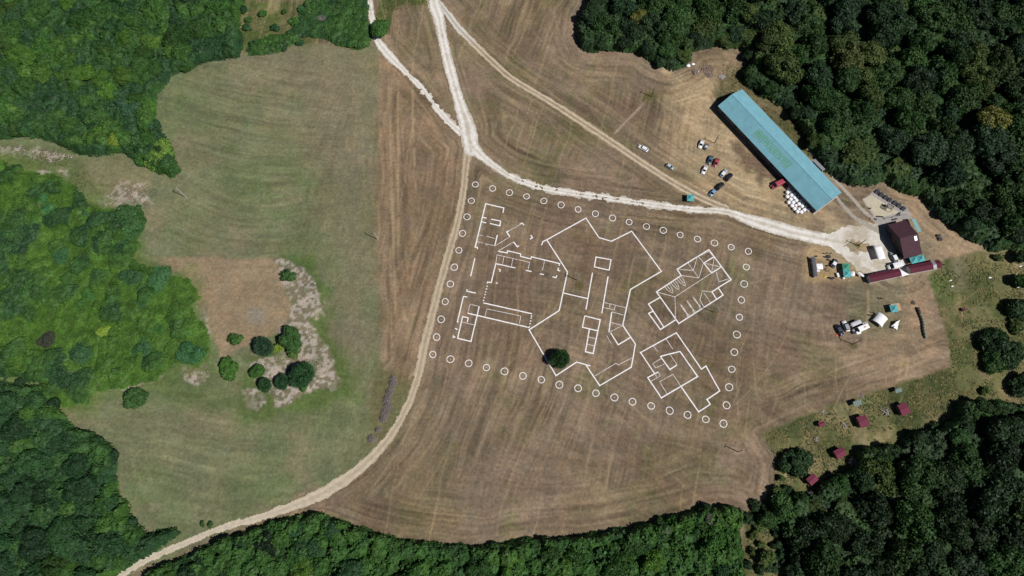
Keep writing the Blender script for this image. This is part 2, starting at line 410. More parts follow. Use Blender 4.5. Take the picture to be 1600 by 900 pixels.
# ragged meadow in the east with the huts
me_ = reg([(1450,432),(1475,406),(1556,387),(1700,375),(1700,640),(1500,660),(1400,720),(1300,800),(1240,960),(1150,960),(1165,800),(1208,765),(1215,720),(1188,678),(1300,632),(1400,600),(1487,572),(1480,520),(1462,470)], 1, 1)
mead = np.repeat(col(106, 103, 70), len(X), 0)
mead = mix(mead, col(136, 120, 90), sstep(.45, .65, fbm(X, Y, 9, 4, 31)) * .8)
mead = mix(mead, col(78, 84, 50), sstep(.48, .66, fbm(X, Y, 13, 4, 32)) * .85)
mead = mix(mead, col(84, 100, 54), reg([(1452,440),(1490,420),(1500,440),(1490,470),(1470,470)], 3, 4, 3) * .8)
mead = mix(mead, col(128, 115, 98), reg([(1490,405),(1510,405),(1505,450),(1492,450)], 3, 3) * .7)
mead = mix(mead, col(70, 76, 44), reg([(1370,595),(1480,575),(1500,640),(1430,670),(1380,640)], 4, 4) * .7)
mead = mead * np.array([[.97, 1.03, .95]]) * (.74 + .52 * (.6 * vn2(X / 1.1, Y / 1.1, 33) + .4 * vn2(X / 2.7, Y / 2.7, 34)))[:, None]
T = mix(T, mead, me_)
# brown clearing, pale straw litter
T = mix(T, col(147, 128, 102), reg([(240,404),(300,402),(430,403),(440,420),(448,460),(462,484),(440,515),(410,530),(380,540),(345,566),(338,540),(325,520),(302,470),(298,440)], .8, 1.2) * .92)
T = mix(T, col(140, 135, 122), reg([(390,480),(412,480),(412,505),(392,505)], 2, 2, 3) * .6)
lit = np.maximum.reduce([reg(p, .7, 2.2, 4, s) for p, s in (
    ([(428,405),(446,403),(470,420),(492,440),(500,470),(508,492),(480,498),(500,530),(518,560),(530,600),(522,612),(488,610),(450,634),(430,634),(416,612),(400,590),(392,570),(412,560),(438,556),(432,520),(446,500),(458,472),(440,440)], 41),
    ([(380,612),(400,608),(412,625),(406,642),(386,640)], 42), ([(283,578),(300,572),(322,566),(328,590),(310,600),(290,595)], 43),
    ([(188,280),(232,286),(236,322),(200,326),(160,322),(152,312),(172,300)], 44), ([(0,228),(60,232),(125,244),(100,250),(50,250),(0,240)], 45),
    ([(36,262),(80,268),(78,276),(38,270)], 46), ([(88,262),(108,264),(118,285),(100,282)], 47), ([(305,470),(318,480),(328,520),(325,528),(312,505)], 48), ([(100,565),(138,572),(142,590),(110,592)], 49), ([(175,602),(255,582),(258,590),(190,612)], 50))])
litc = mix(np.repeat(col(176, 164, 152), len(X), 0), col(118, 108, 84), sstep(.46, .58, vn2(X / 1.2, Y / 1.2, 51)) * .9)
litc = mix(litc, col(96, 104, 66), sstep(.55, .7, fbm(X, Y, 5, 3, 52)) * .6)
T = mix(T, litc, lit * .88)
T = mix(T, col(136, 124, 92), reg([(120,245),(190,240),(230,270),(235,290),(170,300),(150,312),(130,290)], 3, 2) * .35)
# rough brushy ground
T = mix(T, col(96, 100, 58), reg([(365,0),(500,0),(500,65),(430,78),(385,84),(370,60)], 2, 2) * .8)
T = mix(T, col(80, 96, 48), sstep(.42, .58, fbm(X, Y, 6, 3, 77)) * reg([(365,0),(500,0),(500,65),(430,78),(385,84),(370,60)], 2, 2) * .8)
T = mix(T, col(74, 88, 42), reg([(585,-60),(672,-60),(672,8),(640,5),(612,20),(605,55),(590,45)], 1.5, 2) * .85)
T = mix(T, col(82, 92, 52), reg([(20,225),(130,245),(150,300),(130,310),(40,265),(0,255),(0,225)], 3, 3) * .5 * (1 - lit))
T = mix(T, col(106, 104, 62), reg([(480,800),(520,800),(560,822),(540,830),(470,808)], 1, 1) * .6)
# forest floor
for k, p in WPOLY.items():
    s = sdf(p, X, Y) + (n_mid - .5) * 3
    c0 = col(78, 84, 40) if k in ('sc', 'sh') else col(52, 56, 30)
    T = mix(T, c0, sstep(.5, 3.0, s))
s = sdf(WPOLY['sc'], X, Y, 30); T = mix(T, col(92, 112, 56), sstep(-7, 3, s + (fbm(X, Y, 9, 4, 78) - .5) * 14) * .75)
T = mix(T, col(112, 128, 62), sstep(1, 6, s) * sstep(.45, .6, fbm(X, Y, 8, 3, 79)) * .7)
far = (np.abs(X) > 291) | (Y < -61) | (Y > 286)
T[far] = col(48, 58, 28)
# mowing streaks: they follow the edges of the fields, and run straight inside them
edge = np.full(X.shape, 60.0)
sub = ~far
Xs, Ys = X[sub], Y[sub]
# coarse grid for the distance field
gx = np.arange(-292, 294, 3.0); gy = np.arange(-62, 290, 3.0); GX, GY = np.meshgrid(gx, gy)
D = np.full(GX.shape, 1e9)
for k, r in ROADS.items():
    D = np.minimum(D, pdist([(p[0], p[1]) for p in r], GX, GY, False))
for k, p in WPOLY.items(): D = np.minimum(D, pdist(p, GX, GY))
D = np.minimum(D, pdist(GL([(1208,765),(1215,720),(1188,678),(1300,632),(1400,600),(1487,572)]), GX, GY, False))
D = np.minimum(D, pdist(GL([(590,70),(588,200),(590,400),(596,560)]), GX, GY, False))
fx = (Xs + 292) / 3.0; fy = (Ys + 62) / 3.0; ix = fx.astype(int); iy = fy.astype(int); fx -= ix; fy -= iy
phi1 = (D[iy, ix] * (1 - fx) + D[iy, ix + 1] * fx) * (1 - fy) + (D[iy + 1, ix] * (1 - fx) + D[iy + 1, ix + 1] * fx) * fy
warp = (vn2(Xs / 60, Ys / 60, 61) - .5) * 14
phi2 = Xs * .975 + Ys * -.22 + warp
phi3 = Xs * .18 + Ys * .98 + warp
phi4 = Xs * .6 + Ys * .8 + warp * 1.5
def streak(phi, wd, ln, seed):
    jx = (vn2(Xs / 9, Ys / 9, seed + 50) - .5) * 1.6
    return vn3((phi + jx) / wd, Xs / ln, Ys / ln, seed)
def band(phi, seed):
    return (.50 * streak(phi, .7, 13, seed) + .32 * streak(phi, 1.5, 20, seed + 1) + .18 * streak(phi, 4.5, 34, seed + 2)) - .5
w1 = (1 - .6 * mw[sub]) * sstep(24, 9, phi1 + (vn2(Xs / 20, Ys / 20, 63) - .5) * 14); wv = sstep(.38, .62, vn2(Xs / 48, Ys / 48, 62))
mws = mw[sub]
wv = np.where(mws > .5, .5 - sstep(-85, -105, Xs) * .5, wv * .9 + .1 * 1)
wv = np.where((mws < .5), sstep(150, 60, Xs) * .45 + wv * .55, wv)
s = w1 * band(phi1, 70) + (1 - w1) * (wv * band(phi2, 80) + (1 - wv) * band(phi3, 90))
s = s + .35 * band(phi4, 100) * sstep(-20, 60, Xs)
# narrow pale lines left by the tractor
pl = np.maximum(sstep(.80, .9, streak(phi2, .8, 55, 110)) * .8, sstep(.82, .92, streak(phi1, .8, 60, 111)) * w1)
pl = np.maximum(pl, sstep(.84, .92, streak(phi4, .8, 50, 112)) * sstep(0, 80, Xs) * .8)
clr_ = reg([(240,404),(300,402),(430,403),(440,420),(448,460),(462,484),(440,515),(410,530),(380,540),(345,566),(338,540),(325,520),(302,470),(298,440)], 1, 1)[sub]
amp = np.where(mws > .5, .7, 1.2) * (1 - .8 * np.maximum(np.maximum(me_[sub], lit[sub]), clr_))
Ts = T[sub]
Ts = Ts * (1 + s * amp * 1.15)[:, None]
gs = sstep(.1, .3, (band(phi2, 120) * wv + band(phi3, 121) * (1 - wv)))      # greener regrowth between swaths
Ts = mix(Ts, Ts * np.array([[.82, 1.02, .72]]), gs * np.where(mws > .5, .35, .8) * (1 - me_[sub]))
Ts = mix(Ts, col(178, 158, 120), pl * .34 * (1 - me_[sub]) * (1 - lit[sub]) * np.where(mws > .5, 0, 1))
gr = .65 * vn2(Xs / .7, Ys / .7, 130) + .35 * vn2(Xs / 1.9, Ys / 1.9, 131)
Ts = Ts * (.76 + .48 * gr)[:, None]
hue = fbm(Xs, Ys, 5, 3, 132)[:, None]
Ts = Ts * (1 + (hue - .5) * np.array([[.26, .12, .02]])) * (1 + .34 * (fbm(Xs, Ys, 9, 3, 133)[:, None] - .5))
T[sub] = Ts
def line_on(pts, wd, c, strength, ns=2.0, seed=7):
    P = GL(pts); xs_ = [p[0] for p in P]; ys_ = [p[1] for p in P]
    m = (X > min(xs_) - 4) & (X < max(xs_) + 4) & (Y > min(ys_) - 4) & (Y < max(ys_) + 4)
    d = pdist(P, X[m], Y[m], False)
    t = sstep(wd + .35, wd - .25, d) * strength * sstep(.2, .55, fbm(X[m], Y[m], ns * 3, 2, seed))
    T[m] = mix(T[m], c, t)
line_on([(1014,152),(1000,168),(980,188),(961,208)], .5, col(175, 156, 138), .6)
line_on([(1022,152),(1048,172),(1088,200),(1131,228),(1155,245)], .4, col(172, 152, 128), .45)
line_on([(1112,232),(1100,262),(1092,280)], .35, col(175, 150, 120), .4)
line_on([(1160,262),(1140,285),(1128,298)], .35, col(178, 152, 122), .4)
for a in ([(606,80),(610,200),(612,300),(616,420),(620,540)], [(622,140),(622,300),(622,420)], [(645,80),(645,200),(650,300)], [(652,575),(640,590)],
          [(1356,455),(1357,490),(1352,520),(1350,560)], [(1420,560),(1415,590)], [(1415,520),(1440,555),(1478,560)], [(725,240),(720,300),(712,345)]):
    line_on(a, .5, col(172, 150, 116), .55)
for a in ([(640,130),(665,165),(690,205),(700,225)], [(1062,600),(1020,700)], [(1215,715),(1195,690)]):
    line_on(a, .4, col(92, 84, 62), .5)
lr_ = random.Random(21)
for k in range(64):                               # old tyre tracks across the stubble
    if k < 34: x0, y0 = lr_.uniform(640, 1240), lr_.uniform(380, 700); a = lr_.gauss(1.87, .13)
    elif k < 50: x0, y0 = lr_.uniform(1150, 1440), lr_.uniform(440, 620); a = lr_.choice([lr_.gauss(1.7, .15), lr_.gauss(-.35, .12)])
    else: x0, y0 = lr_.uniform(760, 1150), lr_.uniform(0, 240); a = lr_.choice([lr_.gauss(.75, .1), lr_.gauss(1.4, .15)])
    L0 = lr_.uniform(50, 200); bend = lr_.uniform(-.25, .25); P_ = []
    for q in range(7):
        f = q / 6 * L0; aa = a + bend * q / 6; P_.append((x0 + math.cos(aa) * f, y0 + math.sin(aa) * f))
    if any(inside(WPOLY[w_], np.array([G(*p)[0]]), np.array([G(*p)[1]]))[0] for p in P_ for w_ in ('ws', 'wb', 'wt')): continue
    line_on(P_, .12, col(170, 150, 120), lr_.uniform(.3, .6), 3, k)
for cx, cy, r in ((1015,150,3.4),(905,446,3.2),(1116,488,2.6),(1333,540,2.4),(1341,384,1.8)):
    g = G(cx, cy); d = np.hypot(X - g[0], Y - g[1]) + (n_sm - .5) * 2
    T = mix(T, col(88, 84, 46), sstep(r, r * .3, d) * .8)
T = np.clip(T * np.array([[1.0, 1.0, 1.035]]), .004, .8)
V = np.stack([X, Y, np.zeros_like(X)], 1)
jj, ii = np.meshgrid(np.arange(NY - 1), np.arange(NX - 1), indexing='ij'); a = (jj * NX + ii).ravel()
F = np.stack([a, a + 1, a + NX + 1, a + NX], 1)
ground = link('ground', npmesh('ground', V, F, T, True), None, M['ground']); tag(ground, kind='structure')
del V, F

# ------------------------------------------------------------------ roads and paths: sheets above the ground with ragged edges
RS = 0.4
rx = np.arange(-260, 260, RS); ry = np.arange(-45, 262, RS)
def raster(paths):
    """inside-ness (m) and lateral position of the strips"""
    A = np.full((len(ry), len(rx)), -99.0); L = np.zeros_like(A)
    for r in paths:
        for i in range(len(r) - 1):
            ax, ay, aw = r[i]; bx, by, bw = r[i + 1]; pad = max(aw, bw) / 2 + 2.5
            i0, i1 = np.searchsorted(rx, [min(ax, bx) - pad, max(ax, bx) + pad]); j0, j1 = np.searchsorted(ry, [min(ay, by) - pad, max(ay, by) + pad])
            if i1 <= i0 or j1 <= j0: continue
            xx, yy = np.meshgrid(rx[i0:i1], ry[j0:j1]); dx, dy = bx - ax, by - ay
            t = np.clip(((xx - ax) * dx + (yy - ay) * dy) / (dx * dx + dy * dy + 1e-9), 0, 1)
            d = np.hypot(xx - ax - t * dx, yy - ay - t * dy); wd = (aw + (bw - aw) * t) / 2
            s_ = wd - d; sg = np.sign((xx - ax) * dy - (yy - ay) * dx) * d / wd
            m = s_ > A[j0:j1, i0:i1]
            A[j0:j1, i0:i1] = np.where(m, s_, A[j0:j1, i0:i1]); L[j0:j1, i0:i1] = np.where(m, sg, L[j0:j1, i0:i1])
    return A, L
RXX, RYY = np.meshgrid(rx, ry)
def sheet(name, A, colfn, z, label=None):
    cx = (A[:-1, :-1] + A[1:, 1:] + A[1:, :-1] + A[:-1, 1:]) / 4
    jj, ii = np.nonzero(cx > 0); n = len(rx)
    base = jj * n + ii; F = np.stack([base, base + 1, base + n + 1, base + n], 1)
    u, inv = np.unique(F, return_inverse=True); F = inv.reshape(F.shape)
    x = RXX.ravel()[u]; y = RYY.ravel()[u]
    o = link(name, npmesh(name, np.stack([x, y, np.full(len(x), z)], 1), F, np.clip(colfn(x, y, u), .01, .82)), None, M['gravel'])
    tag(o, label, kind='structure'); return o
rn1 = fbm(RXX, RYY, 2.2, 3, 201) - .5; rn2 = fbm(RXX, RYY, 7, 3, 202) - .5; rn1 = rn1 + .35 * (vn2(RXX / .8, RYY / .8, 209) - .5)
def polyraster(pts):
    P = GL(pts); A = np.full(RXX.shape, -9.0)
    i0, i1 = np.searchsorted(rx, [min(p[0] for p in P) - 3, max(p[0] for p in P) + 3]); j0, j1 = np.searchsorted(ry, [min(p[1] for p in P) - 3, max(p[1] for p in P) + 3])
    A[j0:j1, i0:i1] = sdf(P, RXX[j0:j1, i0:i1].ravel(), RYY[j0:j1, i0:i1].ravel()).reshape(j1 - j0, i1 - i0); return A
GAP = {k: None for k in 'AB'}
def white(x, y, u, L=None):
    c = mix(np.repeat(col(222, 217, 210), len(x), 0), col(186, 174, 156), sstep(.5, .72, fbm(x, y, 5, 4, 203)) * .7)
    c = mix(c, col(232, 228, 220), sstep(.5, .7, fbm(x, y, 2.4, 3, 204)) * .6)
    if L is not None:
        l = L.ravel()[u]; rut = sstep(.22, .38, np.abs(l)) * sstep(.72, .56, np.abs(l))
        c = mix(c, col(184, 171, 150), (sstep(.24, .04, np.abs(l)) * .5 + sstep(.75, 1.0, np.abs(l)) * .3)); c = mix(c, col(146, 128, 102), sstep(.62, .95, np.abs(l) + (vn2(x / 1.0, y / 1.0, 215) - .5) * .5) * .35); c = mix(c, col(238, 235, 229), rut * .6)
    return c * (.9 + .2 * vn2(x / .8, y / .8, 205))[:, None]
def tan(x, y, u, L):
    l = np.abs(L.ravel()[u]) + (vn2(x / 3, y / 3, 206) - .5) * .2
    c = mix(np.repeat(col(172, 154, 130), len(x), 0), col(206, 190, 166), sstep(.25, .45, l) * sstep(.95, .7, l) * .85)
    c = mix(c, col(120, 106, 78), sstep(.18, .05, l) * .65)
    return c * (.88 + .24 * vn2(x / .8, y / .8, 207))[:, None]
def tanwhite(x, y, u, L):
    k = sstep(-10, -110, x)[:, None]
    k2 = sstep(185, 215, y)[:, None]
    l = np.abs(L.ravel()[u]) + (vn2(x / 3, y / 3, 206) - .5) * .2
    c = mix(np.repeat(col(172, 154, 128), len(x), 0), col(198, 182, 158), sstep(.25, .45, l) * sstep(.95, .7, l) * .85)
    c = mix(c, col(150, 136, 112), sstep(.18, .05, l) * .4)
    c = c * (1 - .7 * k) + col(206, 196, 178) * .7 * k
    return c * (.88 + .24 * vn2(x / .8, y / .8, 208))[:, None]
A, L_ = raster([ROADS['E']]); sheet('dirt_track', A + rn1 * 1.1, lambda x, y, u: tanwhite(x, y, u, L_), .008)
A, L2 = raster([ROADS['C']])
def ctrack(x, y, u):
    c = tan(x, y, u, L2); k = sstep(205, 222, y)[:, None]
    l = np.abs(L2.ravel()[u]); wv_ = col(212, 206, 196) * (1 - .45 * sstep(.3, .1, l)[:, None])
    return c * (1 - k) + wv_ * k
sheet('farm_track', A + rn1 * .9, ctrack, .014)
A, L3 = raster([ROADS['D']])
rag = sstep(205, 190, RYY)                       # the lower half of the side track is broken gravel
sheet('side_track', A - rag * .25 + rn1 * (1.0 + 2.4 * rag), lambda x, y, u: white(x, y, u, L3), .020)
A, L4 = raster([ROADS['A'], ROADS['B']])
yard = polyraster([(1290,366),(1330,352),(1365,350),(1380,345),(1392,350),(1412,402),(1418,428),(1408,432),(1405,420),(1357,428),(1345,426),(1325,408),(1308,396)])
A = np.maximum(A, yard); L4 = np.where(yard > -1.5, np.clip(L4, -.5, .5), L4)
island = pdist([G(1343, 386)], RXX, RYY) - 3.6 if False else None
g0 = G(1341, 386); isl = np.hypot((RXX - g0[0]) / 4.6, (RYY - g0[1]) / 3.0)
A = np.minimum(A, (isl - 1) * 4 + rn1 * 3)
bw = sstep(-25, 10, RXX) * sstep(105, 60, RXX)  # road B is patchy between the fields
midgap = np.abs(L4) < .28
A2 = A + rn1 * (.8 + 1.9 * bw + 1.6 * (yard > -2)) + rn2 * .8 - bw * midgap * 1.15
yd = sstep(-1.5, 2, yard)
sheet('gravel_road', A2, lambda x, y, u: mix(white(x, y, u, L4), col(184, 172, 152) * (.85 + .3 * vn2(x / 1.1, y / 1.1, 216))[:, None], yd.ravel()[u] * (.35 + .5 * sstep(.4, .65, fbm(x, y, 6, 3, 217)))), .026)
# concrete footpaths
pths = [[(1262,232,3),(1275,246,6),(1300,275,6),(1330,308,6),(1352,332,6),(1372,348,7)], [(1306,306,5),(1318,322,6),(1338,342,7),(1360,354,8),(1388,370,8)]]
A, L5 = raster([smoothpath(rconv(p)) for p in pths])
sheet('footpath', A + rn1 * .35, lambda x, y, u: np.repeat(col(170, 162, 150), len(x), 0) * (.9 + .2 * vn2(x / .9, y / .9, 211))[:, None], .032)
A = polyraster([(1347,312),(1361,303),(1367,294),(1418,325),(1426,341),(1415,343),(1383,350),(1374,352),(1366,341)])
sheet('terrace', A + rn1 * .3, lambda x, y, u: np.repeat(col(166, 162, 158), len(x), 0) * (.9 + .2 * vn2(x / .9, y / .9, 212))[:, None], .038)
A = polyraster([(1349,312),(1361,305),(1384,318),(1405,332),(1384,338),(1369,340)])
sheet('sand_court', A + rn1 * .3, lambda x, y, u: np.repeat(col(196, 186, 164), len(x), 0) * (.93 + .14 * vn2(x / .9, y / .9, 213))[:, None], .044)
A = polyraster([(1366,352),(1392,350),(1408,400),(1396,392),(1380,372)])
sheet('paving', A + rn1 * .5, lambda x, y, u: np.repeat(col(176, 168, 160), len(x), 0) * (.9 + .2 * vn2(x / 1.2, y / 1.2, 214))[:, None], .050)

# ================================================================== VEGETATION
rng = np.random.default_rng(7); random.seed(7)
def cards(P, N, size, seed, aspect=1.0, bend=.25):
    """leaf clumps: bent quads at P facing N"""
    r = np.random.default_rng(seed); n = len(P)
    N = N / (np.linalg.norm(N, axis=1)[:, None] + 1e-9)
    t = r.normal(size=(n, 3)); U = np.cross(N, t); U /= (np.linalg.norm(U, axis=1)[:, None] + 1e-9); W = np.cross(N, U)
    s_ = (size * (.6 + .8 * r.random(n)))[:, None]
    a = s_ * (.7 + .6 * r.random((n, 1))); b = s_ * aspect * (.7 + .6 * r.random((n, 1)))
    q = [P - U * a * .5 - W * b * .5 * r.random((n, 1)) * 1.4, P + U * a * .5 * r.random((n, 1)) * 1.4 - W * b * .5 + N * s_ * bend * r.normal(size=(n, 1)),
         P + U * a * .5 + W * b * .5 * r.random((n, 1)) * 1.4, P - U * a * .5 * r.random((n, 1)) * 1.4 + W * b * .5 + N * s_ * bend * r.normal(size=(n, 1))]
    V = np.stack(q, 1).reshape(-1, 3); F = np.arange(4 * n).reshape(n, 4)
    return V, F
def crown_mesh(name, seed, R=5.0, flat=.8, ncard=1500, lumps=26, csize=.62, spiky=False, deep=.34):
    """a lumpy crown, centre at z = 0, built of many leaf clumps round boughs"""
    r = np.random.default_rng(seed)
    c = r.normal(size=(lumps, 3)); c[:, 2] = np.abs(c[:, 2]) * .9 - .25; c /= np.linalg.norm(c, axis=1)[:, None]
    rad = .30 + .26 * r.random(lumps); off = .62 + .24 * r.random(lumps)
    C = c * off[:, None]
    asym = 1 + .16 * r.normal(size=3) * np.array([1, 1, .3])
    def radius(d):
        # ray from the centre against the union of bough balls
        b = np.full(len(d), .42)
        dots = d @ C.T; cc = (C ** 2).sum(1)[None, :]
        disc = dots ** 2 - cc + rad[None, :] ** 2
        t = np.where(disc > 0, dots + np.sqrt(np.maximum(disc, 0)), 0)
        return np.maximum(b, t.max(1))
    bm = bmesh.new(); bmesh.ops.create_icosphere(bm, subdivisions=4, radius=1)
    me = bpy.data.meshes.new('tmp'); bm.to_mesh(me); bm.free()
    n = len(me.vertices); co = np.empty(n * 3, np.float32); me.vertices.foreach_get('co', co); co = co.reshape(-1, 3).astype(float)
    tri = np.empty(len(me.polygons) * 3, np.int32); me.loops.foreach_get('vertex_index', tri); tri = tri.reshape(-1, 3)
    rr = radius(co) * .90 * (1 + .05 * r.normal(size=n))
    S = np.array([R, R, R * flat]) * asym
    V1 = co * rr[:, None] * S; F1 = np.concatenate([tri, tri[:, 2:3]], 1)
    d = r.normal(size=(ncard, 3)); d[:, 2] = np.abs(d[:, 2]) * 1.1 - .4 * r.random(ncard) ; d /= np.linalg.norm(d, axis=1)[:, None]
    rc = radius(d)
    # normal of the bough the clump sits on
    p = d * rc[:, None]
    k = np.argmin(((p[:, None, :] - C[None]) ** 2).sum(2) ** .5 - rad[None], 1)
    nn = p - C[k]; nn /= np.linalg.norm(nn, axis=1)[:, None] + 1e-9
    rc = rc * (.90 + .16 * r.random(ncard))
    P = d * rc[:, None] * S
    Nn = nn + r.normal(size=(ncard, 3)) * (.55 if not spiky else .9)
    if spiky:
        # needle sprays pointing outward
        U = d + r.normal(size=d.shape) * .22; U /= np.linalg.norm(U, axis=1)[:, None]
        W = np.cross(U, r.normal(size=d.shape)); W /= np.linalg.norm(W, axis=1)[:, None]
        ln = (.7 + .9 * r.random((ncard, 1))) * csize * 1.9; wd = csize * .3
        V2 = np.stack([P - W * wd, P + W * wd, P + U * ln + W * wd * .15, P + U * ln - W * wd * .15], 1).reshape(-1, 3); F2 = np.arange(4 * ncard).reshape(-1, 4)
    else:
        V2, F2 = cards(P, Nn, np.full(ncard, csize), seed + 1)
    bpy.data.meshes.remove(me)
    # the core is tri soup: turn it into tris only, cards into quads split in two
    Vt = np.concatenate([V1, V2]); F2 = F2 + len(V1)
    Ft = np.concatenate([tri, F2[:, [0, 1, 2]], F2[:, [0, 2, 3]]])
    m = npmesh(name, Vt, Ft); m.materials.append(M['foliage']); return m
def trunk_mesh(h, r):
    b = MB(); b.tube((0, 0, 0), (0, 0, h * .45), r, r * .8, 8); b.tube((0, 0, h * .45), (.15, 0, h * .8), r * .8, r * .35, 7)
    for k in range(5):
        t = k * 2.51; z = h * (.35 + .08 * k); b.tube((0, 0, z), (math.cos(t) * h * .22, math.sin(t) * h * .22, z + h * .22), r * .42, r * .12, 5)
    me = b.mesh('trunk', True); me.materials.append(M['bark']); return me
TRUNK = trunk_mesh(8, .28)
CROWNS = [crown_mesh('crown', 300 + 7 * k, 5, .85 - .03 * (k % 3), 1900, 22 + 4 * (k % 4)) for k in range(8)]
BUSHES = [crown_mesh('crown', 400 + 7 * k, 2.4, .8, 620, 14, .42) for k in range(5)]
SPIKY = [crown_mesh('crown', 500 + 7 * k, 4.6, .95, 2600, 40, .55, True) for k in range(2)]
def tree(kind, xy, r, h, colr, label, cat='tree', group=None, name='broadleaf_tree', sq=1.0):
    """thing > trunk, crown; xy at ground"""
    src, R0 = {'tree': (CROWNS, 5), 'bush': (BUSHES, 2.4), 'spiky': (SPIKY, 4.6)}[kind]
    me = src[rng.integers(len(src))]
    t = thing(name, (xy[0], xy[1], 0), 0, label, cat, group)
    s = r / R0; zc = h - s * R0 * .8 * sq
    c = link('crown', me, t); c.location = (0, 0, zc); c.scale = (s, s, s * sq); c.rotation_euler = (0, 0, rng.random() * 6.28)
    c.color = (*colr, 1)
    k = link('trunk', TRUNK, t); k.scale = (max(.3, s), max(.3, s), max(zc + .4, .8) / 8 * 1.15)
    return t
def jit(c, v=.2):
    c = np.array(c) * (1 + v * rng.normal(size=3) * .22) * (1 + v * rng.normal()); return tuple(np.clip(c, .005, .4))
DARK, MID, OLIVE, YEL, BLUEG = (.022, .047, .017), (.033, .074, .019), (.054, .082, .021), (.11, .115, .028), (.024, .052, .022)  # right-hand leaf tones, with the shade of the sunward view put into them
LDARK, LMID, LLIGHT, LYEL = (.026, .070, .025), (.040, .102, .021), (.066, .142, .022), (.118, .17, .024)
# ---- undergrowth and closed low canopy: one sheet with leaf clumps per wood, nobody could count it
def undergrowth(key, base, cell, amp, pal, dens, csize, label, seed, edge_w=2.5, extra=None, name='undergrowth', rag=3.0, prof=.78, qx=0.0, lowlight=False):
    poly = WPOLY[key]; px = [p[0] for p in poly]; py = [p[1] for p in poly]
    x0, x1, y0, y1 = max(min(px), -285), min(max(px), 285), max(min(py), -58), min(max(py), 283)
    def height(x, y):
        s_ = sdf(poly, x, y) + (fbm(x, y, 5 if rag < 4 else 8, 4, seed) - .5) * rag
        d1, i1 = worley(x, y, cell, seed); d2, i2 = worley(x, y, cell * .42, seed + 5)
        h = base * (.45 + .55 * i1) + amp * (.6 + .4 * i1) * np.sqrt(np.maximum(0, 1 - (d1 / prof) ** 2)) + amp * .38 * np.sqrt(np.maximum(0, 1 - (d2 / .75) ** 2)) + (vn2(x / 1.1, y / 1.1, seed + 8) - .5) * amp * .35
        h = h * sstep(-.2, edge_w, s_)
        if extra is not None: h = h * extra(x, y)
        pp = np.array(pal); q = i1 * .6 + fbm(x, y, 16, 3, seed + 9) * .75 - .17 + qx * sstep(-125, -195, x)
        if lowlight: h = h * (.25 + 1.3 * sstep(.58, .15, q))
        q = np.clip(q, 0, .999) * (len(pp) - 1); qi = q.astype(int); qf = (q - qi)[:, None]
        c = pp[qi] * (1 - qf) + pp[np.minimum(qi + 1, len(pp) - 1)] * qf
        c = c * (.78 + .44 * i2)[:, None] * (.8 + .4 * vn2(x / 1.6, y / 1.6, seed + 11))[:, None]
        return s_, h, c
    g = .8
    ax = np.arange(x0, x1, g); ay = np.arange(y0, y1, g); XX, YY = np.meshgrid(ax, ay); s_, h, c = height(XX.ravel(), YY.ravel())
    s2 = s_.reshape(XX.shape); n = len(ax); keep = (s2[:-1, :-1] > 0) & (s2[1:, 1:] > 0)
    jj, ii = np.nonzero(keep); b = jj * n + ii; F = np.stack([b, b + 1, b + n + 1, b + n], 1); u, inv = np.unique(F, return_inverse=True); F = inv.reshape(F.shape)
    jx = (rng.random(len(u)) - .5) * .5; jy = (rng.random(len(u)) - .5) * .5
    V1 = np.stack([XX.ravel()[u] + jx, YY.ravel()[u] + jy, np.maximum(h[u] * .93 - .05, -.25)], 1); c1 = c[u]
    area = (x1 - x0) * (y1 - y0); N = int(area * dens); r = np.random.default_rng(seed)
    x = r.uniform(x0, x1, N); y = r.uniform(y0, y1, N); s_, h, c = height(x, y); m = (s_ > -.15) & (h > .25)
    x, y, h, c = x[m], y[m], h[m], c[m]
    P = np.stack([x, y, h * (.86 + .18 * r.random(len(x)))], 1); Nn = np.stack([r.normal(size=len(x)) * .55, r.normal(size=len(x)) * .55, np.ones(len(x))], 1)
    V2, F2 = cards(P, Nn, np.full(len(x), csize), seed + 3)
    V = np.concatenate([V1, V2]); Ft = np.concatenate([F, F2 + len(V1)]); tc = np.concatenate([c1, np.repeat(c * (.85 + .3 * r.random((len(c), 1))), 4, 0)])
    o = link(name, npmesh(name, V, Ft, tc), None, M['scrub'])
    return tag(o, label, name.replace('_', ' '), kind='stuff')
undergrowth('wt', 4.0, 7, 2.2, [DARK, BLUEG, MID, OLIVE], 1.5, .75, 'dark green understorey between the trees of the top right wood', 1001)
undergrowth('wb', 4.0, 7, 2.2, [DARK, DARK, MID, OLIVE], 1.5, .75, 'dark green understorey between the trees of the bottom right wood', 1101)
undergrowth('ws', 2.2, 5.2, 3.6, [LDARK, LMID, LMID, LLIGHT], 2.6, .65, 'leafy green canopy of the belt along the bottom edge', 1201, prof=.68)
undergrowth('wl', 2.2, 6.0, 3.6, [LDARK, LDARK, LMID, LLIGHT], 2.6, .65, 'leafy green canopy of the lower left wood', 1301, prof=.68)
undergrowth('wu', 2.2, 5.6, 3.6, [LDARK, LDARK, LMID, LLIGHT], 2.6, .65, 'leafy green canopy of the upper left wood', 1401, prof=.68)
undergrowth('sc', .8, 7.0, 1.7, [LDARK, LMID, LLIGHT, LLIGHT, LLIGHT, LYEL], 3.4, .5, 'bright yellow green scrub covering the slope on the left', 1501, edge_w=4, name='scrub', rag=11, qx=-.18, lowlight=True)
undergrowth('sh', 1.2, 4, 1.3, [LDARK, LMID, LMID], 3.2, .5, 'low green scrub beside the narrow track at the top', 1601, name='scrub', rag=6)

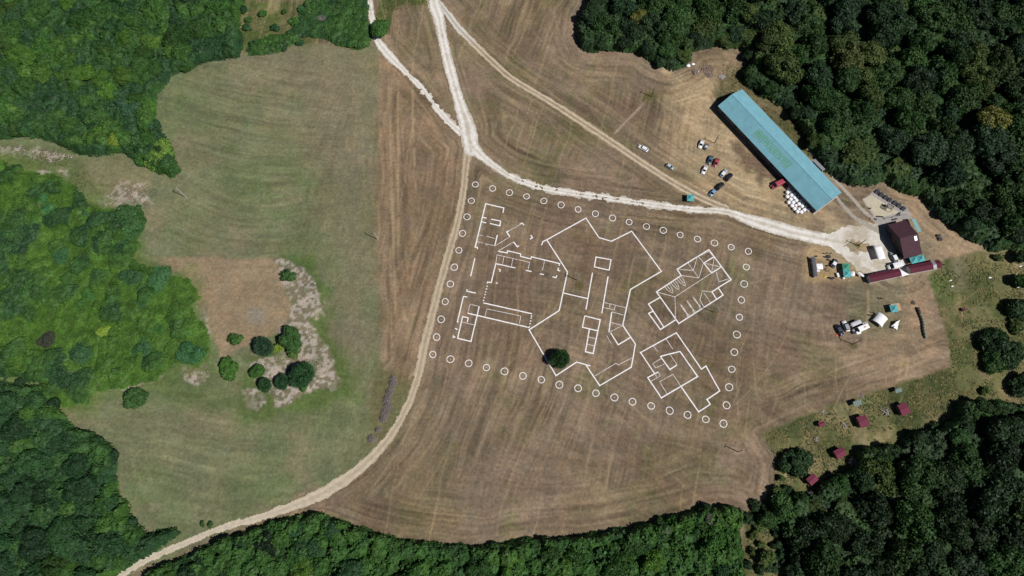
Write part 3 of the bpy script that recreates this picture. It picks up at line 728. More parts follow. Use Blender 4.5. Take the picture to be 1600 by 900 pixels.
# ---- trees of the woods, each its own
placed = []
KEEP = [(*G(1268, 748), 3.5), (*G(1275, 757), 3.0), (*G(1310, 708), 4), (*G(1330, 722), 3), (*G(1283, 252), 5), (*G(1300, 268), 5), (*G(1330, 296), 5), (*G(1372, 288), 6), (*G(1395, 285), 5), (*G(1420, 300), 5), (*G(1245, 205), 4)]
def fits(x, y, r, f=.78):
    for a, b, c in placed:
        if (a - x) ** 2 + (b - y) ** 2 < (f * (r + c)) ** 2: return False
    return True
def fill(key, n, rmin, rmax, hmin, hmax, pal, where, seed, inset=.55, group=None):
    poly = WPOLY[key]; r_ = np.random.default_rng(seed)
    px = [p[0] for p in poly]; py = [p[1] for p in poly]; cnt = 0; tries = 0
    while cnt < n and tries < 9000:
        tries += 1
        k = 1 - tries / 9000; r = rmin + (rmax - rmin) * (r_.random() * .5 + .5 * k)
        x = r_.uniform(max(min(px), -262), min(max(px), 262)); y = r_.uniform(max(min(py), -30), min(max(py), 252))
        lim = abs(x) - (191 + (y + 20) * .222)
        if lim > 6 or y > 246: continue
        sd = float(sdf(poly, np.array([x]), np.array([y]))[0])
        if sd < 7 and r > 3.4: r = 2.0 + sd * .22
        if sd < r * inset or not fits(x, y, r): continue
        if any((a - x) ** 2 + (b - y) ** 2 < (q_ + r) ** 2 for a, b, q_ in KEEP): continue
        hs = .5 + .5 * min(1.0, sd / 12)
        placed.append((x, y, r)); cnt += 1
        q = float(fbm(np.array([x]), np.array([y]), 30, 2, seed)[0]) * .6 + r_.random() * .55 - .1
        i = min(len(pal) - 1, max(0, int(q * len(pal)))); cl, word = pal[i]; sq_ = r_.uniform(.8, 1.25)
        tree('tree', (x, y), r, max(r * 1.35, r_.uniform(hmin, hmax) * (.7 + .3 * r / rmax) * hs), jit(cl), f'{word} broadleaf tree in the {where}', 'tree', group or f'trees of the {where}', sq=sq_)
    return cnt
nA = fill('wt', 132, 3.4, 6.4, 8, 13, [(DARK, 'very dark green'), (BLUEG, 'bluish dark green'), (MID, 'mid green'), (OLIVE, 'olive green')], 'wood behind the long teal barn', 21)
nB = fill('wb', 64, 3.4, 6.6, 8, 13, [(DARK, 'very dark green'), (DARK, 'very dark green'), (MID, 'mid green'), (OLIVE, 'olive green')], 'wood below the red roofed huts', 22)
nS = fill('ws', 34, 2.4, 4.2, 6, 8.5, [(LDARK, 'dark green'), (LMID, 'fresh green'), (LLIGHT, 'light green')], 'belt under the mown field', 23)
nL = fill('wl', 44, 2.6, 5.0, 6, 9, [(LDARK, 'dark green'), (LDARK, 'dark green'), (LMID, 'fresh green')], 'lower left wood beside the track', 24)
nU = fill('wu', 66, 2.4, 4.6, 5.5, 8.5, [(LDARK, 'dark green'), (LMID, 'fresh green'), (LLIGHT, 'light green')], 'upper left wood above the scrub', 25)
print('TREES', nA, nB, nS, nL, nU)

# ---- single trees and bushes
def lone(px, py, dpx, h, cl, label, kind='tree', name='broadleaf_tree', cat='tree', group=None, sq=1.0):
    dpx *= .74 if kind == 'spiky' else .86
    g = G(px, py, h * .6); s = (G(px + 1, py)[0] - G(px, py)[0]); tree(kind, g, dpx * s / 2 * .95, h, tuple(1.5 * q for q in cl), label, cat, group, name, sq)
lone(875, 561, 34, 5.2, (.028, .062, .022), 'round dark evergreen standing alone inside the chalk plan', 'spiky', 'evergreen_tree')
lone(412, 542, 32, 5.5, (.03, .066, .034), 'rounded blue green tree left of the yellow green bush in the clearing', 'spiky', group='trees in the pale clearing')
lone(433, 541, 24, 3.0, LYEL, 'yellow green bush between two dark trees in the clearing', 'bush', 'bush', 'bush')
lone(454, 530, 34, 5.5, (.032, .078, .02), 'large dark green tree at the upper right of the clearing', 'tree', group='trees in the pale clearing')
lone(458, 548, 22, 3.0, (.06, .1, .022), 'mid green bush tucked under the upper right tree of the clearing', 'bush', 'bush', 'bush')
lone(472, 586, 40, 6.0, (.026, .07, .026), 'biggest dark green tree at the lower right of the clearing', 'spiky', group='trees in the pale clearing')
lone(470, 602, 22, 2.6, LMID, 'bright green bush at the foot of the biggest clearing tree', 'bush', 'bush', 'bush')
lone(356, 576, 30, 3.6, (.045, .11, .02), 'fresh green bush at the left end of the tree cluster', 'tree', 'bush', 'bush')
lone(402, 581, 24, 3.6, (.04, .1, .02), 'fresh green small tree left of centre in the cluster', 'tree', group='trees in the pale clearing')
lone(414, 601, 22, 3.6, (.028, .07, .024), 'small dark tree lowest in the cluster', 'spiky', group='trees in the pale clearing')
lone(441, 597, 24, 3.8, (.026, .07, .03), 'small oval dark tree on the pale straw', 'spiky', group='trees in the pale clearing')
lone(366, 531, 22, 3.0, (.038, .09, .02), 'small green bush on the brown clearing', 'bush', 'bush', 'bush')
lone(451, 429, 22, 3.0, (.034, .08, .022), 'small dark bush at the top of the straw litter', 'bush', 'bush', 'bush')
lone(210, 622, 32, 3.4, (.034, .08, .022), 'single round bush in the lower left field', 'tree', 'bush', 'bush')
lone(200, 344, 52, 4.5, (.034, .084, .026), 'broad dark tree at the scrub edge beside the pale straw patch', 'tree')
lone(594, 44, 28, 6.0, (.04, .1, .022), 'dark green tree shading the narrow track at the top', 'tree')
lone(316, 819, 10, 1.4, (.034, .08, .022), 'small bush by the track, left of a pair', 'bush', 'bush', 'bush', 'pair of small bushes by the track')
lone(329, 820, 10, 1.3, (.034, .08, .022), 'small bush by the track, right of a pair', 'bush', 'bush', 'bush', 'pair of small bushes by the track')
lone(1245, 722, 44, 4.6, DARK, 'lone dark tree above the lowest red roofed hut', 'tree')
lone(1224, 795, 50, 5.6, MID, 'mid green tree left of the bottom right wood', 'tree')
lone(1200, 812, 26, 5, MID, 'small tree on the dry strip at the bottom', 'tree')
lone(1238, 838, 34, 5, DARK, 'dark tree on the right side of the dry strip', 'tree')
lone(1198, 870, 26, 5, OLIVE, 'olive bush on the dry strip at the bottom edge', 'bush', 'bush', 'bush')
lone(1215, 770, 20, 3, OLIVE, 'olive bush at the corner of the mown field', 'bush', 'bush', 'bush')
lone(1557, 535, 50, 5.2, DARK, 'dark round tree in the east meadow, upper of the clump', 'tree', group='tree clump in the east meadow')
lone(1580, 556, 46, 5.4, DARK, 'dark tree in the east meadow, right of the clump', 'tree', group='tree clump in the east meadow')
lone(1556, 562, 38, 4.4, MID, 'greener tree in the east meadow, lower left of the clump', 'tree', group='tree clump in the east meadow')
lone(1598, 600, 40, 5, DARK, 'dark tree at the right edge below the meadow clump', 'tree')
lone(1600, 482, 44, 5, DARK, 'dark tree at the right edge of the east meadow', 'tree')
lone(1597, 440, 26, 5, MID, 'small tree at the right edge above the meadow debris', 'tree')
lone(1590, 512, 24, 2.5, OLIVE, 'olive bush right of the meadow tree clump', 'bush', 'bush', 'bush')
lone(1598, 402, 22, 5, DARK, 'small dark tree at the right edge near the field corner', 'tree')
lone(1546, 190, 40, 14, YEL, 'yellow olive crown standing out in the top right wood', 'tree')
lone(1218, 60, 44, 12, OLIVE, 'large olive crown near the top of the wood', 'tree')
lone(1000, 30, 26, 9, YEL, 'yellowish crown in the promontory of the wood', 'tree')
lone(1170, 24, 34, 11, OLIVE, 'olive crown above the barn near the top edge', 'tree')
lone(152, 212, 26, 5, LYEL, 'yellow green crown at the lower edge of the upper left wood', 'tree')
lone(182, 218, 26, 5, LYEL, 'yellow green crown beside the clearing in the upper left wood', 'tree')
lone(248, 240, 44, 5.5, (.1, .17, .03), 'light green crown on the tip of the upper left wood', 'tree')
lone(200, 165, 42, 7, (.03, .07, .035), 'dark bluish crown in the upper left wood', 'tree')
# bushes in the scrub and on the brushy ground
i = 0
for px, py, d, cl, h in ((295,552,44,LDARK,2.6),(205,300+130,36,LDARK,2),(245,435,44,LDARK,2.2),(95,398,30,LDARK,2.2),(130,465,36,LMID,2),(215,478,34,LDARK,1.8),(72,530,26,(.05,.06,.035),2),
                         (125,552,40,LDARK,2.4),(60,320,60,LDARK,3),(150,375,40,LDARK,2.5),(185,400,36,LMID,2.2),(245,515,26,LMID,1.6),(90,585,40,LDARK,2.6),(105,435,30,LMID,1.8),(220,545,34,LDARK,2),(125,332,26,LDARK,2),
                         (275,480,24,LLIGHT,1.6),(30,360,40,LDARK,2.6),(160,520,24,LYEL,1.5)):
    lone(px, py, d, h, jit(cl), 'rounded %s bush rising from the bright scrub on the left' % ('dark green' if cl == LDARK else 'light green' if cl in (LMID, LLIGHT, LYEL) else 'greyish'), 'tree', 'bush', 'bush', 'bushes in the left scrub', .7); i += 1
for px, py, d, cl in ((378,14,16,LDARK),(388,30,12,LMID),(384,42,14,LDARK),(398,70,26,LDARK),(420,64,24,LMID),(440,70,18,LDARK),(452,60,22,LMID),(468,66,14,LDARK),(410,20,14,LMID),(460,32,18,LMID),(476,12,26,LDARK),(430,42,14,LDARK),(445,18,10,LMID)):
    lone(px, py, d, 2.0, jit(cl), '%s bush on the brushy slope at the top' % ('dark green' if cl == LDARK else 'fresh green'), 'bush', 'bush', 'bush', 'bushes on the brushy slope')
for px, py, d in ((1575,385,14),(1560,402,12),(1586,500,14),(1385,726,26),(1360,712,22),(1403,705,24),(1335,735,20),(1435,690,22),(1418,697,20),(1450,683,18),(1375,705,18),(1465,672,26),(1172,812,18),(1186,826,14),(1214,850,22),(1208,884,22),(1190,890,18),(1226,870,24),(1176,862,14),(1216,830,20),(1195,795,18),(1230,765,16),(1222,748,12),(1170,882,16),(1182,790,20),(1178,838,14),(1190,850,12),(1540,612,14)):
    lone(px, py, d, 2.2, jit(OLIVE if d < 15 else DARK), 'olive green bush along the edge of the eastern meadow' if d < 15 else 'dark bush along the edge of the eastern meadow', 'bush', 'bush', 'bush', 'bushes round the eastern meadow')

# ---- tufts of rough grass and straw (uncountable)
def tufts(name, polys, dens, size, pal, label, seed, zmax=.35, avoid=()):
    r = np.random.default_rng(seed); Vs = []; Cs = []
    for pts in polys:
        P = GL(pts); px = [p[0] for p in P]; py = [p[1] for p in P]; x0, x1, y0, y1 = min(px), max(px), min(py), max(py)
        N = int((x1 - x0) * (y1 - y0) * dens); x = r.uniform(x0, x1, N); y = r.uniform(y0, y1, N)
        m = inside(P, x, y) & (fbm(x, y, 5, 3, seed) > .42)
        for a in avoid: m &= ~inside(WPOLY[a], x, y)
        x, y = x[m], y[m]; n = len(x)
        q = np.stack([x, y, r.random(n) * zmax * .4 + .03], 1); N_ = np.stack([r.normal(size=n) * .3, r.normal(size=n) * .3, np.full(n, 1.)], 1)
        v, f = cards(q, N_, np.full(n, size), seed + 1); Vs.append(v)
        pp = np.array(pal); i1 = vn2(x / 3.0, y / 3.0, seed + 4) * .7 + r.random(n) * .3; Cs.append(np.repeat(pp[np.clip((i1 * len(pp)).astype(int), 0, len(pp) - 1)] * (.8 + .4 * r.random((n, 1))), 4, 0))
    V = np.concatenate(Vs); F = np.arange(len(V)).reshape(-1, 4)
    V[:, 2] = np.clip(V[:, 2], .015, zmax)
    return tag(link(name, npmesh(name, V, F, np.concatenate(Cs)), None, M['scrub']), label, name.replace('_', ' '), kind='stuff')
tufts('rough_grass', [[(1455,432),(1475,408),(1556,390),(1640,380),(1640,625),(1500,655),(1400,715),(1300,790),(1240,900),(1160,900),(1170,800),(1208,765),(1215,720),(1192,680),(1300,636),(1400,604),(1487,575),(1480,520),(1462,470)]], 2.3, .5,
      [alb(100, 100, 58), alb(132, 118, 76), alb(74, 84, 42), alb(124, 112, 76)], 'rough dry grass of the eastern meadow round the huts', 3001, avoid=('wb', 'wt'))
tufts('straw', [[(428,405),(446,403),(470,420),(492,440),(508,492),(480,498),(518,560),(530,600),(488,610),(450,634),(416,612),(400,570),(438,550),(446,500),(458,472),(440,440)], [(188,280),(232,286),(236,322),(160,322)], [(0,228),(125,244),(100,250),(0,240)], [(283,578),(322,566),(328,590),(290,595)]], 1.8, .3,
      [alb(176, 164, 154), alb(196, 186, 176), alb(136, 122, 104), alb(104, 110, 72)], 'pale grey straw litter round the clearing trees', 3101, .2)
tufts('weeds', [[(365,0),(500,0),(500,65),(430,78),(385,84)], [(585,-20),(672,-20),(672,6),(612,20),(600,50),(588,40)], [(1130,100),(1165,104),(1280,244),(1262,246),(1160,142),(1124,160)], [(20,225),(130,245),(150,300),(40,265)]], 1.6, .4,
      [alb(84, 94, 46), alb(112, 108, 62), alb(66, 80, 36), alb(126, 114, 76)], 'weedy green and tan rough growth at the wood edges', 3201, .4, avoid=('wt', 'wu'))

# ================================================================== CHALK DRAWINGS on the field
def strip(b, pts, wd, z=.06, seed=0):
    """a painted line: mitred band with slightly uneven edges"""
    P = [Vector((*G(*p), 0)) for p in pts]
    closed = (P[0] - P[-1]).length < .05 and len(P) > 2
    r = random.Random(seed + int(P[0].x * 13))
    Q = []
    for i in range(len(P) - 1):
        n = max(1, int((P[i + 1] - P[i]).length / 1.6))
        for k in range(n): Q.append(P[i].lerp(P[i + 1], k / n))
    Q.append(P[-1]); m = len(Q); vs = []
    for i, q in enumerate(Q):
        a = Q[i - 1] if i > 0 else (Q[-2] if closed else q); c = Q[i + 1] if i < m - 1 else (Q[1] if closed else q)
        d1 = (q - a); d2 = (c - q)
        d1 = d1.normalized() if d1.length > 1e-6 else d2.normalized(); d2 = d2.normalized() if d2.length > 1e-6 else d1
        t = (d1 + d2); t = t.normalized() if t.length > .2 else d2
        nrm = Vector((-t.y, t.x, 0)); k = 1 / max(.55, abs(nrm.dot(Vector((-d2.y, d2.x, 0)))))
        h1 = wd / 2 * k * r.uniform(.86, 1.14); h2 = wd / 2 * k * r.uniform(.86, 1.14)
        vs += [(q.x + nrm.x * h1, q.y + nrm.y * h1, z), (q.x - nrm.x * h2, q.y - nrm.y * h2, z),
               (q.x + nrm.x * h1, q.y + nrm.y * h1, z - .03), (q.x - nrm.x * h2, q.y - nrm.y * h2, z - .03)]
    fs = []
    for i in range(m - 1):
        a = 4 * i; c = a + 4
        fs += [(a, a + 1, c + 1, c), (a + 2, c + 2, c + 3, a + 3), (a, c, c + 2, a + 2), (a + 1, a + 3, c + 3, c + 1)]
    b.add(vs, fs)
def cv(pts, ox, oy, s): return [(ox + x / s, oy + y / s) for x, y in pts]
def plan(name, thick, thin, dots, label, group=None):
    """thing: main wall lines, with the fainter inner lines as a part"""
    g = G(*thick[0][0]); t = thing(name, (0, 0, 0), 0, label, 'chalk drawing', 'chalk building plans on the field')
    z = .060
    for i, p in enumerate(thick): b = MB(); strip(b, p, .46, z + .0045 * (i % 5), i); b.obj('outer_line', M['chalk'], t)
    for i, p in enumerate(thin): b = MB(); strip(b, p, .27, .088 + .0045 * (i % 7), i); b.obj('inner_line', M['chalk_thin'], t)
    for d in dots:
        b = MB(); x, y = G(*d); b.box((x, y, .06), (.55, .5, .04), .2); b.obj('dash', M['chalk'], t)
    # move the origin to the drawing
    for c in t.children: c.data.transform(Matrix.Translation((-g[0], -g[1], 0)))
    t.location = (g[0], g[1], 0); return t
s1 = lambda p: cv(p, 700, 300, 6); s2 = lambda p: cv(p, 700, 430, 6); s3 = lambda p: cv(p, 820, 330, 6); s4 = lambda p: cv(p, 820, 460, 6)
s5 = lambda p: cv(p, 1000, 380, 6.43); s6 = lambda p: cv(p, 980, 510, 6)
plan('plan_drawing',
     [s1([(515,195),(523,150),(353,110),(255,517),(275,520),(277,535)]), s1([(325,238),(362,246)]), s1([(318,280),(358,290)]), s1([(405,255),(493,273),(486,318),(393,295)]),
      s1([(462,403),(438,508)]), s1([(252,622),(213,790)]), s1([(580,420),(550,375),(570,365)]), s1([(672,304),(695,292),(712,312)]), s1([(775,405),(792,428),(768,443)]),
      s1([(615,468),(650,515),(665,502)]), s1([(468,555),(553,572),(560,552),(680,580),(680,603),(775,627),(782,608),(1048,672),(1040,692)]), s1([(1035,710),(1030,735),(1053,740)]),
      s1([(980,795),(1012,803),(1022,782)]), s1([(632,713),(448,672),(405,850),(372,845),(368,858)]), s1([(728,735),(783,746)]), s1([(860,767),(898,775)]), s1([(475,722),(490,730),(485,748)]), s1([(450,858),(465,852)]),
      s2([(330,260),(788,362)]), s2([(768,480),(757,490),(185,357)]), s2([(293,293),(215,622),(90,592),(137,388),(190,400),(180,442)]),
      s2([(178,133),(178,150),(260,168)]), s2([(182,205),(145,200),(88,437),(100,437)]), s2([(65,497),(88,510)]), s2([(50,565),(50,580),(70,580)])],
     [s1([(290,403),(325,408)]), s1([(360,415),(440,437)]), s1([(272,468),(330,478)]), s1([(345,485),(430,502)]), s1([(365,490),(362,508)]), s1([(452,500),(580,420)]), s1([(570,365),(672,308)]),
      s1([(615,468),(468,555)]), s1([(448,672),(460,590),(765,660),(752,725)]), s1([(525,603),(512,672)]), s1([(608,628),(595,692)]), s1([(905,645),(885,735)]),
      s2([(185,357),(207,273),(293,293)]), s2([(127,438),(245,467)]), s2([(345,385),(365,317),(683,383),(668,455)])],
     s2([(365,103),(360,130),(353,157),(347,182),(340,210),(333,237),(782,383),(779,402),(775,430),(768,455)]),
     'white chalk floor plan of long wings round a court, nearest the curved dirt track')
plan('plan_drawing',
     [[(854.2,374.7),(915.5,340.8),(935.8,371.3),(955.3,377),(987,361.2),(1033.3,424),(985,452.3),(973,508.3),(992.8,537.8),(986.3,573.8),(937,602.5),(915.8,570.8)],
      [(854.2,374.7),(886.7,425),(873.7,485.3),(826.7,515.3),(868.7,587),(900.8,565.8),(922.5,571.7)], s3([(205,268),(170,285),(157,320)]),
      s3([(668,430),(808,455),(790,553),(652,522),(668,430)]), [(925.8,426.2),(915.5,483.7)], s3([(365,768),(590,820)]), [(950,432),(940.3,489.7)],
      s4([(805,360),(875,473),(990,403)]), s4([(562,202),(707,238),(640,555),(568,537),(605,328)]), s4([(562,202),(540,308),(685,342)]), s4([(815,165),(788,352)])],
     [s4([(740,75),(945,125)]), s4([(735,122),(838,147),(848,103)]), s4([(797,90),(795,132)]), s4([(815,165),(930,195)]), s4([(800,262),(905,290)]), s4([(788,357),(918,290)]),
      s4([(765,385),(808,460)]), s4([(597,400),(665,415)]), s4([(585,467),(650,483)]), s4([(655,765),(855,645),(873,662),(1003,595)])], [],
     'largest white chalk plan, a many-cornered outline with the lone evergreen inside it')
def arch(tip, a, c):
    """pointed window: two curved sides and a middle line"""
    def cur(p, q, k):
        mx, my = (p[0] + q[0]) / 2, (p[1] + q[1]) / 2; dx, dy = q[0] - p[0], q[1] - p[1]
        return [p, ((p[0] + mx) / 2 - dy * k * .8, (p[1] + my) / 2 + dx * k * .8), (mx - dy * k, my + dx * k), ((q[0] + mx) / 2 - dy * k * .8, (q[1] + my) / 2 + dx * k * .8), q]
    return [s5(cur(a, tip, -.09)), s5(cur(c, tip, .09)), s5([((a[0] + c[0]) / 2, (a[1] + c[1]) / 2), ((a[0] + c[0]) / 2 * .3 + tip[0] * .7, (a[1] + c[1]) / 2 * .3 + tip[1] * .7)])]
arches = []
for tip, a, c in (((330,503),(250,440),(292,414)), ((392,465),(310,400),(352,376)), ((455,430),(372,360),(410,334)), ((408,618),(478,755),(512,733)), ((470,577),(538,715),(575,692)), ((530,540),(602,676),(640,650))):
    arches += arch(tip, c, a) if tip[1] > 515 else arch(tip, c, a)
plan('plan_drawing',
     [s5([(372,262),(692,65),(915,367),(785,447),(835,522),(390,807),(165,490),(413,325),(372,262)]), s5([(785,447),(722,490),(772,567)]), s5([(200,545),(85,612),(240,845),(358,770)]), s5([(130,685),(85,705),(205,868),(240,845)]),
      s5([(745,135),(640,200),(718,300),(815,240)])],
     [s5([(585,133),(640,200)]), s5([(640,200),(815,240)]), s5([(745,140),(718,300)]), s5([(600,128),(692,82),(740,138)]), s5([(372,262),(535,275),(575,140)]), s5([(480,200),(590,350),(635,200)]), s5([(413,325),(590,350)]),
      s5([(718,300),(350,540),(165,490)]), s5([(350,540),(358,770)]), s5([(765,290),(792,390),(900,355)]), s5([(822,250),(897,355)]), s5([(722,490),(625,480),(600,570),(640,640)]), s5([(640,500),(710,600)])] + arches, [],
     'white chalk drawing of a church with pointed windows, a utility pole at its lower edge')
plan('plan_drawing',
     [s6([(255,440),(125,245),(460,60),(695,400),(738,372),(867,605),(748,685),(778,730),(670,802),(505,565)]),
      s6([(315,280),(495,235),(660,470),(320,670),(192,480),(290,427)]), s6([(310,280),(400,405),(467,360)])],
     [s6([(245,183),(285,237)]), s6([(365,118),(425,213)]), s6([(467,360),(402,265)]), s6([(290,427),(310,465),(225,513)]), s6([(260,445),(278,480)]), s6([(320,300),(237,350),(265,390),(352,350)]), s6([(372,632),(303,518),(427,450),(505,565)])], [],
     'white chalk plan of stepped rooms just under the church drawing')
top = [(742.7,288.3),(769.7,294.5),(796,301),(822.7,307),(849.7,314),(876.7,320.3),(903.3,327.3),(930.3,334),(957,340.7),(983,347),(1010,354),(1036.3,360),(1062.7,367),(1089.7,373.7),(1116.3,379.7),(1142.3,386.3),(1169.3,392.7)]
right = [(1166,417.3),(1162.7,443.7),(1158.3,468.7),(1155.3,495.7),(1151.3,522.7),(1147.3,550.3),(1143.3,577),(1139.2,605),(1135.2,633.3)]
left = [(736.5,313.8),(729.8,338.8),(722.8,364.7),(717,391.2),(709.8,417.5),(703.7,443.8),(695.7,471.3),(689.3,499),(682.3,526.7)]
bot = [(676.3,554),(703.7,561.3),(732.3,567.7),(760,574.3),(788.3,580.3),(817,587.3),(845.7,593.3),(874,601.2),(903.2,606.7),(931,614.4),(960,621),(988.3,627.7),(1017.3,634.3),(1046.3,641.7),(1074.3,648.3),(1102.7,655.3),(1130.3,662)]
ORD = ['first', 'second', 'third', 'fourth', 'fifth', 'sixth', 'seventh', 'eighth', 'ninth', 'tenth', 'eleventh', 'twelfth', 'thirteenth', 'fourteenth', 'fifteenth', 'sixteenth', 'seventeenth']
rr = random.Random(3)
def circle(c, rad, label):
    x, y = G(*c); t = thing('chalk_ring', (x, y, 0), 0, label, 'chalk ring', 'white chalk rings framing the plans')
    b = MB(); n = 28; k1, k2, ph = rr.uniform(-.05, .05), rr.uniform(-.06, .06), rr.random() * 6
    vs = []
    for i in range(n):
        a = 2 * math.pi * i / n; f = rad * (1 + k1 * math.cos(2 * a + ph) + k2 * .4 * math.cos(3 * a))
        w1_, w2_ = .14 * rr.uniform(.7, 1.3), .14 * rr.uniform(.7, 1.3)
        for r_, z in ((f + w1_, .07), (f - w2_, .07), (f + w1_, .04), (f - w2_, .04)): vs.append((r_ * math.cos(a), r_ * math.sin(a), z))
    fs = []
    for i in range(n):
        a = 4 * i; c_ = 4 * ((i + 1) % n); fs += [(a, c_, c_ + 1, a + 1), (a, a + 2, c_ + 2, c_), (a + 1, c_ + 1, c_ + 3, a + 3)]
    b.add(vs, fs); b.obj('ring_line', M['chalk'], t)
    b = MB(); b.lathe([(.14, 0), (.15, .05), (.08, .09)], 8); b.obj('centre_dot', M['chalk_thin'], t)
for i, c in enumerate(top): circle(c, 1.28 + .06 * ((i * 7) % 3), f'white chalk ring in the row along the gravel road, {ORD[i]} from its left end')
for i, c in enumerate(right): circle(c, 1.3 + .07 * ((i * 5) % 3), f'white chalk ring in the short row right of the church drawing, {ORD[i]} from its top')
for i, c in enumerate(left): circle(c, 1.3 + .06 * ((i * 5) % 3), f'white chalk ring in the row beside the curved dirt track, {ORD[i]} from its top')
for i, c in enumerate(bot): circle(c, 1.3 + .06 * ((i * 5) % 3), f'white chalk ring in the row under the plans, {ORD[i]} from its left end')

# ================================================================== BUILDINGS
def frame4(c, z):
    """four roof corners A,B (one eave) C,D (other eave, B-C is a gable) -> centre, angle, length, width"""
    P = [Vector(G(*p, z)) for p in c]; o = sum(P, Vector((0, 0))) / 4
    d = (P[1] - P[0]) + (P[2] - P[3]); e_ = (P[2] - P[1]) + (P[3] - P[0])
    return o, math.atan2(d.y, d.x), d.length / 2, e_.length / 2
def gable(name, corners, he, hr, roofm, wallm, label, cat, group=None, over=.4, ribs=True, openings=(), t_=.12, off=0.0):
    o, ang, L, W = frame4(corners, he)
    t = thing(name, (o.x, o.y, 0), ang, label, cat, group)
    l, w_ = L / 2 - over, W / 2 - over; yr = off * W
    zt = lambda y: he + (hr - he) * (1 - abs(y - yr) / (W / 2 - (yr if y > yr else -yr) + 0)) - t_ - .03
    b = MB(); T_ = .2
    for sx in (-1, 1):
        pts = [(sx * l, -w_, 0), (sx * l, w_, 0), (sx * l, w_, zt(w_)), (sx * l, yr, hr - t_ - .03), (sx * l, -w_, zt(-w_))]
        q = [(p[0] - sx * T_, p[1], p[2]) for p in pts]; n = 5
        b.add(pts + q, [tuple(range(n)), tuple(reversed(range(n, 2 * n)))] + [(i, n + i, n + (i + 1) % n, (i + 1) % n) for i in range(n)])
    for sy in (-1, 1): b.box((0, sy * (w_ - .1), zt(w_ * sy) / 2 - .03), (2 * l - .41, .2, zt(w_ * sy) - .06))
    b.obj('wall', wallm, t)
    b = MB(); H = L / 2
    for s_ in (-1, 1):
        ye = s_ * W / 2
        b.slab([(-H, ye, he), (H, ye, he), (H, yr, hr), (-H, yr, hr)] if s_ < 0 else [(-H, yr, hr), (H, yr, hr), (H, ye, he), (-H, ye, he)], t_)
        if ribs:
            n = max(3, int(L / ribs_step)); dy, dz = ye - yr, he - hr; ln = math.hypot(dy, dz); a = math.atan2(dz, dy)
            for k in range(n + 1):
                x = -H + .06 + (L - .12) * k / n
                b.box((x, (ye + yr) / 2 - math.sin(a) * .03, (he + hr) / 2 + math.cos(a) * .03 * (1 if s_ > 0 else -1)), (.07, ln - .1, .05), rot=Matrix.Rotation(a, 3, 'X'))
    b.box((0, yr, hr + .02), (L, .35, .07)); b.obj('roof', roofm, t)
    return t, L, W, zt
ribs_step = 1.0
# --- long teal barn
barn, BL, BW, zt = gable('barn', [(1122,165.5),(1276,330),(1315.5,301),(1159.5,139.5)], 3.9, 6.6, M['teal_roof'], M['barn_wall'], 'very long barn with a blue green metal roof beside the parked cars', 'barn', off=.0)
b = MB()
for sx in (1,):
    b.box((BL / 2 - .4 + .04, 0, 1.6), (.09, 3.4, 3.2)); b.obj('gate', M['timber'], barn)
    b = MB(); b.box((BL / 2 - .3, 0, .12), (.5, BW - .3, .24)); b.obj('plinth', M['concrete'], barn)
for k in range(8):
    for sy in (-1, 1):
        b = MB(); x = -BL / 2 + 4 + k * (BL - 8) / 7; b.box((x, sy * (BW / 2 - .4), 2.1), (2.4, .1, 1.0)); wd = b.obj('window', M['glass'], barn)
        b = MB()
        for q in (-1.2, 0, 1.2): b.box((x + q, sy * (BW / 2 - .33), 2.1), (.08, .06, 1.06))
        b.obj('frame', M['wall_grey'], wd)
# painted faded letters on the lower slope
b = MB(); lr = random.Random(11); n = 19
inv = Matrix.Rotation(-barn.rotation_euler.z, 2)
P0 = inv @ (Vector(G(1181, 207, 5)) - barn.location.xy); P1 = inv @ (Vector(G(1232, 259, 5)) - barn.location.xy)
sl = math.atan2(6.6 - 3.9, BW / 2)
def rz_(y): return 6.6 - abs(y) * math.tan(sl) + .015
for k in range(n):
    x = P0.x + (P1.x - P0.x) * k / (n - 1); yc = (P0.y + P1.y) / 2 + lr.uniform(-.1, .1); h = lr.uniform(3.0, 3.9)
    def st(xa, ya, xb, yb, wd=.34, dz=0):
        d = Vector((xb - xa, yb - ya)); nn = Vector((-d.y, d.x)).normalized() * wd / 2
        q = [(xa + nn.x, ya + nn.y), (xb + nn.x, yb + nn.y), (xb - nn.x, yb - nn.y), (xa - nn.x, ya - nn.y)]
        b.add([(u, v, rz_(v) + .012 + dz) for u, v in q], [(3, 2, 1, 0)])
    st(x, yc - h / 2, x, yc + h / 2, .42); kd = lr.randrange(4)
    if kd == 0: st(x + .1, yc + h * .3, x + .95, yc + h * .3, dz=.004)
    if kd == 1: st(x + .1, yc + h * .3, x + .9, yc - h * .35, dz=.004)
    if kd == 2: st(x + .1, yc - h * .35, x + .9, yc - h * .35, dz=.004); st(x + .1, yc, x + .8, yc, dz=.004)
    if kd == 3: st(x + .1, yc - h * .35, x + .85, yc + h * .4, dz=.004)
b.obj('roof_lettering', M['green_paint'], barn)
def rectobj(corners, z):
    return frame4(corners, z)
